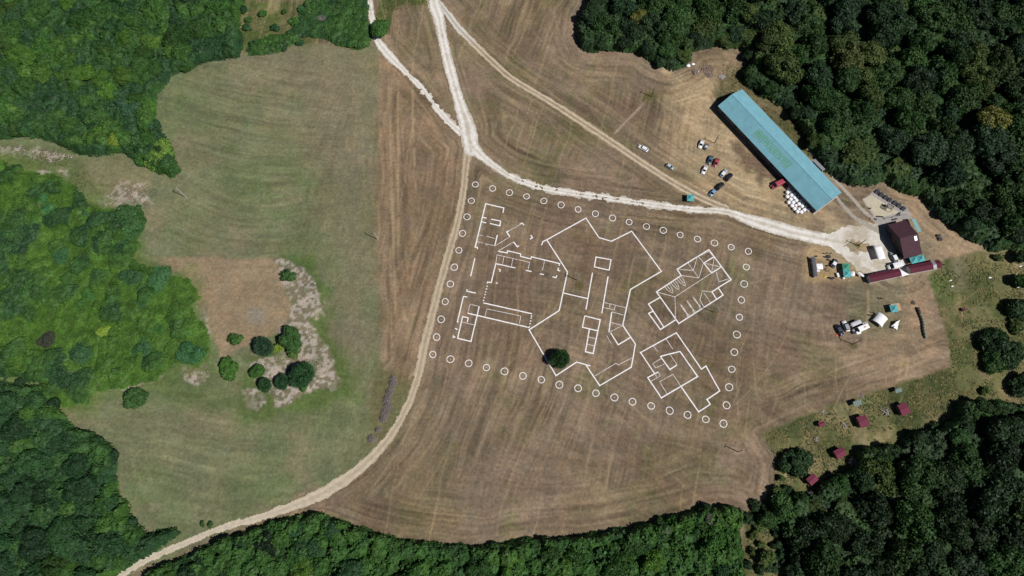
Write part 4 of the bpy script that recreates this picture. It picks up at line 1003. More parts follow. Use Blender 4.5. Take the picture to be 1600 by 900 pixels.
def leanto(name, corners, hlow, hhigh, roofm, wallm, label, cat, parent=None, legs=True, group=None):
    """mono pitch roof: A,B low edge, C,D high edge"""
    o, ang, L, W = frame4(corners, (hlow + hhigh) / 2); t = thing(name, (o.x, o.y, 0), ang, label, cat, group)
    b = MB(); b.slab([(-L / 2, -W / 2, hlow), (L / 2, -W / 2, hlow), (L / 2, W / 2, hhigh), (-L / 2, W / 2, hhigh)], .07)
    for k in range(int(L / .8) + 1): 
        x = -L / 2 + .05 + (L - .1) * k / max(1, int(L / .8)); a = math.atan2(hhigh - hlow, W); b.box((x, 0, (hlow + hhigh) / 2 + .02), (.05, math.hypot(W, hhigh - hlow) - .1, .04), rot=Matrix.Rotation(a, 3, 'X'))
    b.obj('roof', roofm, t)
    if wallm:
        b = MB()
        for sx in (-1, 1): b.add([(sx * (L / 2 - .2), -W / 2 + .2, 0), (sx * (L / 2 - .2), W / 2 - .1, 0), (sx * (L / 2 - .2), W / 2 - .1, hhigh - .1), (sx * (L / 2 - .2), -W / 2 + .2, hlow - .08)], [(0, 1, 2, 3)])
        b.box((0, -W / 2 + .2, (hlow - .1) / 2), (L - .5, .1, hlow - .1)); b.obj('wall', wallm, t)
    else:
        for sx in (-1, 1):
            for sy in (-1, 1):
                h = (hhigh if sy > 0 else hlow) - .06; b = MB(); b.tube((sx * (L / 2 - .15), sy * (W / 2 - .15), 0), (sx * (L / 2 - .15), sy * (W / 2 - .15), h), .06); b.obj('post', M['steel'], t)
    return t
ribs_step = .8
leanto('annex', [(1289.5,263.5),(1274,247.5),(1269.5,251.5),(1286,268)], 2.6, 3.0, M['grey_sheet'], M['wall_grey'], 'small grey lean-to against the back wall of the teal barn', 'annex')
# --- main house of the yard: ridge runs across, towards the skylight
ribs_step = .45
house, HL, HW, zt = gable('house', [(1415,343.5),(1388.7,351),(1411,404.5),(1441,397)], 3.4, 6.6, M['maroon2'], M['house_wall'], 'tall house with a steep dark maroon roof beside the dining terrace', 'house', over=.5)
b = MB(); inv = Matrix.Rotation(-house.rotation_euler.z, 2); p = inv @ (Vector(G(1430.6, 372.5, 6.0)) - house.location.xy)
sg = 1 if p.y > 0 else -1; sl2 = math.atan2(3.2, HW / 2); zz = 6.6 - abs(p.y) * math.tan(sl2)
b.box((p.x, p.y, zz + .1), (1.2, 1.9, .1), rot=Matrix.Rotation(-sg * sl2, 3, 'X')); b.obj('skylight', M['skylight'], house)
b = MB(); b.box((HL / 2 - .48, -1.0, 1.05), (.12, 1.0, 2.1)); b.obj('door', M['timber'], house)
for sx in (-1, 1):
    for y in (-4.2, 2.2, 4.6):
        b = MB(); b.box((sx * (HL / 2 - .49), y, 1.7), (.1, 1.1, 1.1)); wo = b.obj('window', M['glass'], house)
        b = MB(); b.box((sx * (HL / 2 - .44), y, 1.1), (.14, 1.3, .08)); b.box((sx * (HL / 2 - .44), y, 1.7), (.06, .07, 1.1)); b.obj('frame', M['wall_grey'], wo)
b = MB(); b.box((1.2, sg * -2.5, 6.0), (.6, .6, 2.2)); b.box((1.2, sg * -2.5, 7.13), (.75, .75, .1))
leanto('lean_to', [(1440,361.5),(1430.7,340.5),(1423.5,342.5),(1433.3,363.5)], 2.5, 3.0, M['pale_blue'], None, 'pale blue green roof on posts behind the tall maroon house', 'lean-to')
leanto('small_canopy', [(1405.5,393),(1407.5,403.5),(1413,402),(1410.5,392)], 2.2, 2.5, M['green_sheet'], None, 'small dark green canopy by the gable of the tall house', 'canopy')
# --- two long low red roofed sheds
gable('long_shed', [(1361,441.6),(1408.5,431),(1405,419),(1357,429)], 2.7, 3.2, M['maroon'], M['wall'], 'long low shed with a maroon roof, nearer the white parasols', 'shed', 'long maroon roofed sheds', over=.25)
sh2, SL, SW, zt = gable('long_shed', [(1422.7,428.3),(1470.7,417.6),(1468.4,406.4),(1419.3,414)], 2.7, 3.35, M['maroon'], M['wall'], 'long low shed with a maroon roof and a grey roof sheet at its far end', 'shed', 'long maroon roofed sheds', over=.25)
inv = Matrix.Rotation(-sh2.rotation_euler.z, 2); p = inv @ (Vector(G(1460, 414.3, 3)) - sh2.location.xy)
b = MB()
for s_ in (-1, 1):
    q = [(p.x - .75, s_ * (SW / 2 - .02), 2.79), (p.x + .75, s_ * (SW / 2 - .02), 2.79), (p.x + .75, 0, 3.44), (p.x - .75, 0, 3.44)]; b.slab(q if s_ < 0 else q[::-1], .05)
b.obj('roof_sheet', M['grey_sheet'], sh2)
def sail(name, pts, label, cat, m, posts=True, sag=.15):
    """stretched cloth between points (px, py, z)"""
    P = [Vector((*G(x, y, z), z)) for x, y, z in pts]; o = sum(P, Vector()) / len(P); t = thing(name, (o.x, o.y, 0), 0, label, cat)
    c0 = Vector((o.x, o.y, 0)); n = 8; b = MB(); rings = []
    cen = o - Vector((0, 0, sag)); vs = [cen - c0]; m_ = len(P); per = []
    for i in range(m_):
        for k in range(6):
            f = k / 6; q = P[i].lerp(P[(i + 1) % m_], f); q = q.lerp(cen, .10 * math.sin(math.pi * f)); per.append(q)
    N = len(per); vs += [(q.lerp(cen, .5) - Vector((0, 0, sag * .3))) - c0 for q in per] + [q - c0 for q in per]
    fs = [(0, 1 + i, 1 + (i + 1) % N) for i in range(N)] + [(1 + i, 1 + N + i, 1 + N + (i + 1) % N, 1 + (i + 1) % N) for i in range(N)]
    b.add(vs, fs); o_ = b.obj('cloth', m, t, True); sm = o_.modifiers.new('thick', 'SOLIDIFY'); sm.thickness = .02
    if posts:
        for q in P:
            if q.z > .5:
                b = MB(); b.tube((q.x - c0.x, q.y - c0.y, 0), (q.x - c0.x, q.y - c0.y, q.z - .02), .05); b.obj('post', M['steel'], t)
    return t
sail('shade_sail', [(1405,419.5,2.6),(1421.5,429,2.5),(1409,432.5,2.5)], 'white triangular shade sail between the two long maroon sheds', 'shade sail', M['white_cloth'])

# --- canopies
def canopy(corners, he, hp, m, label, nx=1, group='pop-up canopies', valance=.3, legs=True, name='canopy'):
    o, ang, L, W = frame4(corners, he); t = thing(name, (o.x, o.y, 0), ang, label, 'canopy', group)
    l = L / nx
    for k in range(nx):
        x0 = -L / 2 + k * l; x1 = x0 + l - .03; c = ((x0 + x1) / 2, 0, hp); mm = m[k % len(m)]
        E = [(x0, -W / 2, he), (x1, -W / 2, he), (x1, W / 2, he), (x0, W / 2, he)]; vs = []; fs = []
        # each of the four panels sags a little
        for i in range(4):
            a, d = Vector(E[i]), Vector(E[(i + 1) % 4]); cc = Vector(c); base = len(vs)
            for u in range(5):
                f = u / 4; e0 = a.lerp(d, f)
                for v in range(5):
                    g = v / 4; q = e0.lerp(cc, g); q.z -= .22 * math.sin(math.pi * f) * (1 - g) * (.4 + g) + .12 * math.sin(math.pi * g); vs.append(q)
            for u in range(4):
                for v in range(4): fs.append((base + u * 5 + v, base + (u + 1) * 5 + v, base + (u + 1) * 5 + v + 1, base + u * 5 + v + 1))
        if valance:
            for i in range(4):
                a, d = Vector(E[i]), Vector(E[(i + 1) % 4]); n = len(vs); dn = Vector((0, 0, valance)); vs += [a, d, d - dn, a - dn]; fs.append((n, n + 1, n + 2, n + 3))
        b = MB(); b.add(vs, fs); b.obj('cloth', mm, t)
    for k in range(nx + 1):
        for sy in (-1, 1):
            b = MB(); x = -L / 2 + k * l + (.08 if k == 0 else -.08); b.tube((x, sy * (W / 2 - .08), 0), (x, sy * (W / 2 - .08), he), .04); b.obj('leg', M['steel'], t)
    return t
canopy([(1073.6,313.8),(1084.4,314.2),(1084.8,304.6),(1073.6,303.0)], 2.3, 3.1, [M['teal_cloth']], 'single teal canopy standing between the farm track and the gravel road')
canopy([(1424.7,412.2),(1446.5,407.2),(1442.7,397.6),(1420.7,402.7)], 2.3, 3.2, [M['teal_cloth']], 'double teal canopy between the tall house and the long shed', 2)
canopy([(1318.5,433.3),(1316,411.7),(1327,411.2),(1330.3,432.6)], 2.3, 3.1, [M['teal_cloth'], M['green_cloth']], 'double canopy, half green and half teal, beside the gravel yard', 2)
canopy([(1392.6,488.2),(1403.6,487),(1401.2,475.6),(1390.2,477)], 2.1, 2.9, [M['teal_cloth']], 'single teal canopy over a tan mat south of the sheds')
b = MB(); o, ang, L, W = frame4([(1393,486.5),(1408.5,485),(1405,473),(1390,475.5)], .06); b.box((0, 0, .05), (L, W, .05))
mt = b.obj('ground_mat', M['mat_tan'], None, bev=.02); mt.location = (o.x, o.y, .01); mt.rotation_euler = (0, 0, ang); tag(mt, 'tan mat spread on the grass under the southern teal canopy', 'mat')
def flatcanopy(corners, h, m, label, slope=.12, name='canopy'):
    o, ang, L, W = frame4(corners, h); t = thing(name, (o.x, o.y, 0), ang, label, 'canopy', 'flat white canopies')
    b = MB(); vs = []; n = 6
    for i in range(n + 1):
        for j in range(n + 1):
            u, v = i / n, j / n; vs.append((-L / 2 + L * u, -W / 2 + W * v, h + slope * math.sin(math.pi * v) + .03 * math.sin(u * 19)))
    fs = [(i * (n + 1) + j, (i + 1) * (n + 1) + j, (i + 1) * (n + 1) + j + 1, i * (n + 1) + j + 1) for i in range(n) for j in range(n)]
    b.add(vs, fs); c = b.obj('cloth', m, t, True); md = c.modifiers.new('thick', 'SOLIDIFY'); md.thickness = .03
    for sx in (-1, 1):
        for sy in (-1, 1): b = MB(); b.tube((sx * (L / 2 - .1), sy * (W / 2 - .1), 0), (sx * (L / 2 - .1), sy * (W / 2 - .1), h), .04); b.obj('leg', M['steel'], t)
    return t
flatcanopy([(1373,406.6),(1366,385.2),(1376.4,382.6),(1384.4,403.3)], 2.7, M['white_cloth'], 'oblong white canopy on the gravel yard in front of the tall house')
flatcanopy([(1276,421.3),(1286,420.6),(1285,411.4),(1275,411.7)], 2.2, M['white_cloth'], 'small square white canopy in front of the grey stage wall')
flatcanopy([(1331.8,511),(1347,504.6),(1343.2,498.8),(1328,505.2)], 2.0, M['grey_cloth'], 'grey awning beside the white camper van')
# --- grey stage wall: a tall frame with sheets
o, ang, L, W = frame4([(1273,432),(1269,401),(1273,400.6),(1277.5,431.7)], 2.2)
t = thing('stage_wall', (o.x, o.y, 0), ang, 'tall narrow grey stage wall of panels at the field edge', 'stage wall')
b = MB(); b.slab([(-L / 2, -W / 2 + .1, 2.6), (L / 2, -W / 2 + .1, 2.6), (L / 2, W / 2, 1.9), (-L / 2, W / 2, 1.9)][::1], .05); b.obj('roof', M['grey_sheet'], t)
for k in range(4):
    b = MB(); b.box((-L / 2 + L / 8 + k * L / 4, W / 2 - .1 - .15, 1.0), (L / 4 - .08, .06, 1.9)); b.obj('panel', M['grey_cloth'], t)
for k in range(5):
    b = MB(); x = -L / 2 + .05 + k * (L - .1) / 4; b.tube((x, -W / 2 + .2, 0), (x, -W / 2 + .2, 2.52), .04); b.tube((x, W / 2 - .35, 0), (x, -W / 2 + .2, 1.6), .03); b.obj('frame', M['steel'], t)
# --- big white vaulted tent
C4 = [(1360.9,499.8),(1376.6,512.6),(1387.3,499.4),(1370.6,488.4)]
o, ang, L, W = frame4(C4, .9); t = thing('vault_tent', (o.x, o.y, 0), ang, 'big white vaulted tent open at both ends, south of the sheds', 'tent')
b = MB(); n = 14; m_ = 8; vs = []; fs = []
for j in range(m_ + 1):
    v = j / m_; pinch = 1 - .10 * math.sin(math.pi * v)
    for i in range(n + 1):
        a = math.pi * (.12 + .76 * i / n); x = -math.cos(a) / math.cos(math.pi * .12) * L / 2; z = 1.2 + (math.sin(a) - math.sin(math.pi * .12)) * 1.9 * (1 - .12 * math.sin(math.pi * v)); vs.append((x * pinch, -W / 2 + W * v, z))
fs = [(j * (n + 1) + i, j * (n + 1) + i + 1, (j + 1) * (n + 1) + i + 1, (j + 1) * (n + 1) + i) for j in range(m_) for i in range(n)]
b.add(vs, fs); c = b.obj('cloth', M['white_cloth'], t, True); md = c.modifiers.new('thick', 'SOLIDIFY'); md.thickness = .03
for sx in (-1, 1):
    for sy in (-1, 1): b = MB(); b.tube((sx * (L / 2 + .4), sy * (W / 2 - .1), 0), (sx * (L / 2 - .05), sy * (W / 2 - .1), .95), .06); b.obj('leg', M['steel'], t)
# --- winged white tent
t = sail('stretch_tent', [(1390.8,510.5,.35),(1400.5,502.5,1.9),(1406.8,499.4,.6),(1404.2,506,1.2),(1402,515.8,.35),(1396.5,512.6,1.6)], 'small white tent with pointed wings beside the vaulted tent', 'tent', M['white_cloth'])
for (px, py, rx_, ry_, rot, lab) in ((1333, 427.7, 1.15, .85, 1.3, 'round white parasol beside the green and teal canopy'), (1345.5, 428.6, 1.5, .6, -.75, 'narrow white parasol at the corner of the long shed')):
    x, y = G(px, py, 1.9); t = thing('parasol', (x, y, 0), rot, lab, 'parasol', 'white parasols'); b = MB(); n = 10
    vs = [(0, 0, 2.25)] + [(rx_ * math.cos(2 * math.pi * k / n), ry_ * math.sin(2 * math.pi * k / n), 1.85 + .05 * (k % 2)) for k in range(n)]; b.add(vs, [(0, 1 + k, 1 + (k + 1) % n) for k in range(n)])
    c = b.obj('canopy', M['white_cloth'], t); md = c.modifiers.new('thick', 'SOLIDIFY'); md.thickness = .02
    b = MB(); b.tube((0, 0, 0), (0, 0, 2.2), .03); b.obj('pole', M['steel'], t); b = MB(); b.lathe([(.28, 0), (.28, .06), (.06, .1)], 12); b.obj('base', M['concrete'], t)

# --- huts in the meadow
ribs_step = .5
def hut(corners, he, hr, label, m=None, group='red roofed huts in the meadow', porch=True):
    t, L, W, zt = gable('hut', corners, he, hr, m or M['hut_red'], M['timber'], label, 'hut', group, over=.3)
    b = MB(); b.box((L / 2 - .28, 0, .95), (.08, .8, 1.9)); d = b.obj('door', M['dark_timber'], t); b = MB(); b.box((L / 2 - .22, .3, 1.0), (.05, .05, .14)); b.obj('handle', M['steel'], d)
    for sy in (-1, 1): b = MB(); b.box((0, sy * (W / 2 - .29), 1.35), (.9, .06, .7)); b.obj('window', M['glass'], t)
    return t
h5 = lambda p: [(1250 + x / 5, 590 + y / 5) for x, y in p]
hut(h5([(800,300),(868,272),(825,195),(757,215)]), 2.5, 2.9, 'maroon roofed hut highest on the meadow, beside the grass plot')
hut(h5([(478,395),(546,372),(510,290),(437,310)]), 2.5, 2.9, 'maroon roofed hut under the green roofed shelter, with a brown porch')
hut(h5([(298,640),(366,600),(330,540),(258,575)]), 2.5, 2.9, 'maroon roofed hut midway between the upper huts and the lowest one')
hut(h5([(90,850),(136,800),(114,742),(45,790)]), 2.5, 2.9, 'lowest maroon roofed hut, half in the shade of the wood')
hut(h5([(155,390),(197,370),(182,340),(138,352)]), 1.8, 2.1, 'tiny maroon roofed hut nearest the mown field', group='small meadow sheds')
ribs_step = .4
for c, lab in (([(425,227),(486,207),(478,170),(412,190)], 'green roofed shelter above a maroon roofed hut'), ([(752,124),(803,105),(790,80),(741,92)], 'green roofed shelter nearest the field corner, above the highest hut')):
    leanto('shelter', h5(c), 2.0, 2.4, M['green_sheet'], None, lab, 'shelter', group='green roofed shelters')
x, y = G(1503.5, 484.5); t = thing('hut', (x, y, 0), .4, 'tiny maroon box hive standing alone in the eastern meadow', 'hive'); b = MB(); b.box((0, 0, .55), (1.3, .8, 1.1)); b.obj('box', M['hut_red'], t, bev=.04); b = MB(); b.box((0, 0, 1.14), (1.5, 1.0, .08)); b.obj('lid', M['maroon'], t, bev=.02)
t.name = 'hive'
def planks(px, py, n, ln, label, name='timber_heap', m='grey_timber', seed=0, h=.3):
    x, y = G(px, py); t = thing(name, (x, y, 0), 0, label, 'timber heap'); r = random.Random(seed + 5)
    for k in range(n):
        b = MB(); a = r.random() * 3.14; b.box((0, 0, 0), (ln * r.uniform(.5, 1), .22, .1)); o_ = b.obj('plank', M[m], t, bev=.015); o_.location = (r.uniform(-.6, .6), r.uniform(-.6, .6), .08 + h * k / n); o_.rotation_euler = (r.uniform(-.08, .08), r.uniform(-.12, .12), a)
    return t
planks(1383, 643.5, 9, 3.4, 'star shaped heap of grey planks between two maroon huts', seed=1, h=.8)
planks(1319, 663.5, 8, 2.2, 'small grey timber heap left of a maroon hut', seed=2, h=.7)
planks(1286, 643, 5, 1.6, 'little grey timber heap near the field edge above the tiny hut', seed=3)
planks(1347, 620.5, 4, 1.8, 'few pale boards beside the green roofed shelter', seed=4)
planks(1275, 686, 6, 2.0, 'dull grey timber heap on the fence line left of the huts', seed=6)
for px, py, ln, a, lab in ((1441, 378.5, 1.9, .15, 'pale loose plank just right of the tall house'), (1449.5, 387, 2.2, -1.1, 'pale loose plank lying askew on the grass right of the tall house'), (1455, 389, 1.5, .1, 'thin pale plank lying farthest from the tall house'), (1448, 375, 1.5, .05, 'thin pale plank lying highest, right of the tall house')):
    x, y = G(px, py); b = MB(); b.box((0, 0, 0), (ln, .2, .07)); o_ = b.obj('plank', M['mat_tan'], None, bev=.01); o_.location = (x, y, .06); o_.rotation_euler = (0, 0, a); tag(o_, lab, 'plank', 'loose planks beside the house')
for px, py, lab in ((1594.5, 416, 'white scrap of sheeting by the wood edge, topmost in the meadow'), (1590, 449, 'white scrap of sheeting beside the right edge trees'), (1547, 434, 'pale scrap lying in the middle of the meadow'), (1591, 405, 'thin white scrap at the upper right of the meadow'), (1485, 438.5, 'pale scrap on the green patch beside the sheds'), (1488, 447.5, 'second pale scrap, lower on the green patch')):
    x, y = G(px, py); b = MB(); r = random.Random(int(px)); n = 7
    b.prism([(math.cos(k * 6.28 / n) * r.uniform(.5, .95), math.sin(k * 6.28 / n) * r.uniform(.15, .35)) for k in range(n)], 0, .12); o_ = b.obj('sheeting_scrap', M['wrap'], None); o_.location = (x, y, .05); o_.rotation_euler = (.05, 0, r.random() * .5); tag(o_, lab, 'scrap', 'scraps in the meadow')

# ================================================================== FENCES and POLES
def fence(pts, label, h=1.0, step=2.6, rails=2):
    P = [Vector((*G(*p), 0)) for p in pts]; t = thing('fence', P[0], 0, label, 'fence', 'plot fences in the meadow'); posts = []
    for i in range(len(P) - 1):
        n = max(1, round((P[i + 1] - P[i]).length / step))
        for k in range(n): posts.append(P[i].lerp(P[i + 1], k / n))
    posts.append(P[-1]); r = random.Random(int(pts[0][0]))
    for q in posts:
        b = MB(); d = q - P[0]; b.tube(d, d + Vector((r.uniform(-.05, .05), r.uniform(-.05, .05), h * r.uniform(.9, 1.1))), .06, .05, 6); b.obj('post', M['dark_timber'], t)
    for z in [h * (k + 1) / rails - .12 for k in range(rails)]:
        b = MB()
        for a, c in zip(posts[:-1], posts[1:]): b.tube(a - P[0] + Vector((0, 0, z)), c - P[0] + Vector((0, 0, z)), .03, n=4)
        b.obj('rail', M['dark_timber'], t)
fence([(1317,625),(1320,638),(1327,646),(1332,655)], 'short dark fence running down to the hut under the green shelter')
fence([(1388,630),(1400,648),(1412,668),(1422,682)], 'dark fence between the plank heap and the highest hut')
fence([(1262,664),(1272,684),(1286,712),(1296,738)], 'dark fence running down past the middle hut on the left')
def pole(px, py, h, label, armdir=(1, .25), metal=False, stay=False):
    x, y = G(px, py); t = thing('utility_pole', (x, y, 0), math.atan2(armdir[1], armdir[0]), label, 'utility pole', 'utility poles across the fields')
    b = MB(); b.tube((0, 0, 0), (0, 0, h), .19, .13, 10); b.obj('mast', M['concrete'] if metal else M['polewood'], t)
    b = MB(); b.box((0, 0, h - .5), (2.0, .12, .14)); arm = b.obj('crossarm', M['steel'] if metal else M['polewood'], t)
    for s_ in (-.9, 0, .9): b = MB(); b.lathe([(.05, 0), (.07, .08), (.04, .14), (.06, .2), (.02, .26)], 8, (s_, 0, h - .43 + (.45 if s_ == 0 else 0))); b.obj('insulator', M['insul'], arm)
    if stay: b = MB(); b.tube((-.0, -2.2, 0), (0, -.1, h * .8), .1, .08, 7); b.obj('stay', M['polewood'] if not metal else M['concrete'], t)
    return t
pole(1018, 151, 7.3, 'dark wooden utility pole alone in the upper field left of the barn', (1, 1))
pole(1116.5, 223.5, 6.6, 'dark wooden utility pole beside two parked cars', (1, 1))
pole(902, 438, 7.4, 'grey utility pole inside the largest chalk plan', (.25, -1), True)
pole(1115, 488, 7.2, 'grey utility pole at the lower edge of the church drawing', (.25, -1), True)
pole(1332, 538, 7.4, 'dark wooden utility pole below the white camper van', (.25, -1))
pole(1153, 706, 7.2, 'grey utility pole near the lower right end of the mown field', (.5, 1), True)
pole(590, 374, 8.0, 'pale concrete utility pole at the border of green and brown fields', (.25, -1), True)
pole(291, 308.5, 9.2, 'pale concrete utility pole in the upper left field near the wood tip', (.25, -1), True)
pole(1341, 384, 6.8, 'dark wooden utility pole on the grassy island of the gravel yard', (1, 1))
x, y = G(1343.5, 383.5); b = MB(); b.lathe([(.3, 0), (.34, .35), (.28, .6), (.1, .66)], 10); o_ = b.obj('barrel', M['yellow'], None, True); o_.location = (x, y, .03); tag(o_, 'small yellow barrel at the foot of the pole on the grassy island', 'barrel')
x, y = G(1360.5, 341.8); b = MB(); b.lathe([(.4, 0), (.42, .3), (.3, .42)], 10); o_ = b.obj('barrel', M['mat_tan'], None, True); o_.location = (x, y, .04); tag(o_, 'pale tub between the two concrete footpaths', 'tub'); o_.name = 'tub'

# ================================================================== BALES, RUBBLE, BRUSH
bl = [(405,550,1),(383,600,1),(433,588,1),(380,648,1),(428,633,1),(474,617,.85),(420,680,1),(464,660,1),(507,652,.8),(397,717,1),(450,717,1),(487,692,1),(543,690,.9),(435,755,1),(480,752,.75),(517,735,1),(573,727,.75),(465,790,1),(519,793,.75),(553,760,1),(601,762,.85),(500,825,1),(545,830,1),(580,803,1),(630,806,1)]
bm_ = MB(); bm_.lathe([(.3, 0), (.7, .02), (.78, .12), (.8, .6), (.78, 1.12), (.68, 1.22), (.25, 1.25)], 18); bme = bm_.mesh('wrapped_bale', True); bme.materials.append(M['wrap'])
wallside = {5, 8, 12, 16, 20}; outer = {1, 3, 6, 9, 13, 17, 21}
for i, (x, y, s_) in enumerate(bl):
    g = G(1180 + x / 7.5, 220 + y / 7.5, 1.25); o_ = link('wrapped_bale', bme); o_.location = (g[0], g[1], 0); o_.rotation_euler = (0, 0, i * 1.7); o_.scale = (s_ * 1.02, s_ * 1.02, .9 + .12 * s_)
    w_ = 'bale in the row nearest the barn wall' if i in wallside else 'bale in the outer row, farthest from the barn' if i in outer else 'bale in the middle of the cluster by the barn'
    w_ = {0: 'topmost bale of the cluster, next to the red van', 24: 'bale at the right end of the cluster, near the barn corner', 22: 'bale lowest of the whole cluster by the barn'}.get(i, w_)
    tag(o_, 'round white wrapped ' + w_, 'bale', 'white wrapped bales beside the barn')
# old segmented row of bales
pathp = [(1435.0,482.5),(1436.6,487),(1438.6,491.5),(1440.6,496),(1442,500.5),(1443,505),(1443.4,509.5),(1443.8,514),(1444.6,518.5),(1445.6,523),(1446.6,526.5)]
for i, (px, py) in enumerate(pathp):
    a = Vector(G(*pathp[max(0, i - 1)])); c = Vector(G(*pathp[min(len(pathp) - 1, i + 1)])); d = c - a; x, y = G(px, py, .6)
    b = MB(); b.lathe([(.2, -.6), (.5, -.58), (.66, -.42), (.70, 0), (.66, .42), (.5, .58), (.2, .6)], 14); me = b.mesh('hay_bale', True); me.transform(Matrix.Rotation(math.pi / 2, 4, 'Y')); me.materials.append(M['bale_brown' if i < 2 else 'bale'])
    sc = .95 if i < len(pathp) - 1 else .75; o_ = link('hay_bale', me); o_.location = (x, y, .66 * sc); o_.rotation_euler = (0, 0, math.atan2(d.y, d.x)); o_.scale = (.97, sc, sc)
    tag(o_, f'weathered {"brown" if i < 2 else "grey green"} round bale in the long curved row, {ORD[i]} from its upper end', 'bale', 'row of weathered bales')
def rock(b, c, r, rd, sq=.7):
    bm = bmesh.new(); bmesh.ops.create_icosphere(bm, subdivisions=2, radius=r)
    for v in bm.verts: v.co *= rd.uniform(.78, 1.2); v.co.z *= sq
    n = len(b.v); b.v += [tuple(v.co + Vector(c)) for v in bm.verts]; b.f += [tuple(v.index + n for v in f.verts) for f in bm.faces]; bm.free()
rd = random.Random(4)
def heap(px, py, rx_, ry_, n, label, m, name='rubble_heap', s=(.2, .6), h=.9):
    x, y = G(px, py); b = MB(); b.lathe([(min(rx_, ry_) * .95, -.06), (min(rx_, ry_) * .8, -.02 + h * .08), (min(rx_, ry_) * .3, h * .2)], 14)
    for k in range(n):
        u = rd.random() ** .8; a = rd.random() * 6.28; rock(b, (rx_ * u * math.cos(a), ry_ * u * math.sin(a), h * (1 - u) * rd.random()), rd.uniform(*s), rd)
    o_ = b.obj(name, M[m], None); o_.location = (x, y, .05); return tag(o_, label, name.replace('_', ' '))
heap(1086, 113, 1.6, 1.6, 46, 'brown rubble heap beside the white sacks at the wood corner', 'stone')
heap(1104, 108, 3.6, 2.6, 90, 'wide low brown rubble heap right of the white sacks', 'stone', s=(.12, .4), h=.6)
heap(1108, 117, 2.0, 1.6, 36, 'small brown rubble heap below the wide one', 'stone', s=(.12, .36), h=.5)
heap(1128, 120, 1.5, 1.2, 60, 'low spread of grey stones at the edge of the wood above the barn', 'grey_timber', s=(.14, .4), h=.15)
heap(1427, 473, .9, .9, 26, 'small heap of rotten brown straw above the row of old bales', 'bale_brown', 'straw_heap', s=(.15, .4), h=.4)
heap(1208, 270, 1.6, .7, 18, 'pinkish scrap heap beside the barn above the red van', 'stone', s=(.1, .3), h=.2)
for px, py, r_, lab in ((1075, 103.5, .95, 'big white sack lying lower left of the pair'), (1082.5, 101, .75, 'smaller white sack lying upper right of the pair'), (1090.6, 112.6, .4, 'small round white sack on the brown rubble heap')):
    x, y = G(px, py); b = MB(); rock(b, (0, 0, r_ * .5), r_, rd, .55); o_ = b.obj('white_sack', M['wrap'], None, True); o_.location = (x, y, .05); o_.scale = (1.25, .85, 1); tag(o_, lab, 'sack', 'white sacks by the rubble')
def brush(px, py, r_, label, seed, n=420):
    x, y = G(px, py); R = random.Random(seed); b = MB()
    for k in range(n):
        a = R.random() * 6.28; u = R.random() ** .5 * r_; p = Vector((u * math.cos(a), u * math.sin(a), R.uniform(0, 1.5) * (1 - (u / r_) ** 2) + .05)); d = Vector((R.gauss(0, 1), R.gauss(0, 1), R.gauss(0, .35))).normalized() * R.uniform(.5, 1.4)
        b.tube(p, p + d * .8 + Vector((0, 0, .1)), R.uniform(.02, .05), .01, 3)
    o_ = b.obj('brush_pile', M['twig'], None); o_.location = (x, y, 0); return tag(o_, label, 'brush pile', 'dead brush beside the dirt track')
for i, (px, py, r_, lab) in enumerate(((614.5, 592, 1.3, 'topmost small grey brush pile in the line beside the track'), (614, 600, 1.6, 'grey brush pile under the topmost one'), (609, 613, 1.7, 'purple grey brush pile just above the middle of the line'), (605.5, 624, 1.8, 'purple grey brush pile at the middle of the line'), (606, 635, 1.9, 'wide grey brush pile just below the middle'), (602, 645, 1.9, 'widest grey brush pile low in the line'), (599, 655, 1.4, 'grey brush pile at the lower end of the main line'), (591, 672, 1.0, 'thin brush pile between the line and the dark one'), (581, 685.5, 1.5, 'dark brush pile standing apart at the bottom of the line'))):
    brush(px, py, r_, lab, 60 + i)
for i, (px, py, d_) in enumerate(((502, 28, 3.2), (112, 585, 4.0), (128, 592, 3.0), (1355, 712, 3.4), (1392, 716, 2.8), (1335, 722, 3.0), (1268, 775, 2.6), (1440, 742, 3.6), (1108, 812, 3.6), (1040, 828, 2.4))):
    lab = ('grey leafless thicket in the scrub near the narrow track', 'pale dead thicket at the foot of the bright scrub', 'grey dead thicket right beside the pale one', 'grey leafless bush between huts and wood', 'grey leafless bush at the upper edge of the lower right wood', 'grey bare bush left of the wood edge bushes', 'bare grey bush beside the lowest hut', 'bare reddish grey crown in a gap of the lower right wood', 'bare grey crown in the belt under the field', 'small bare grey crown in the belt under the field')[i]
    x, y = G(px, py, 2); R = random.Random(90 + i); h = (2.0, 1.6, 1.6, 2, 2, 2, 2, 7, 5.6, 5.2)[i]; t = thing('dead_shrub', (x, y, 0), 0, lab, 'dead shrub'); b = MB()
    for k in range(520):
        a = R.random() * 6.28; u = R.random() ** .5 * d_ * .5; p = Vector((u * math.cos(a), u * math.sin(a), h - .9 + R.uniform(0, 1.2) * (1 - (u / d_) ** 2))); dd = Vector((R.gauss(0, 1), R.gauss(0, 1), R.gauss(0, .6))).normalized(); b.tube(p, p + dd * R.uniform(.4, 1.1), R.uniform(.02, .05), .01, 3)
    b.obj('twigs', M['twig'], t); b = MB(); b.tube((0, 0, 0), (0, 0, h - .5), .15, .08)
    for k in range(5): b.tube((0, 0, h * .4), (math.cos(k * 1.3) * d_ * .35, math.sin(k * 1.3) * d_ * .35, h - .4), .07, .03, 5)
    b.obj('stem', M['bark'], t)

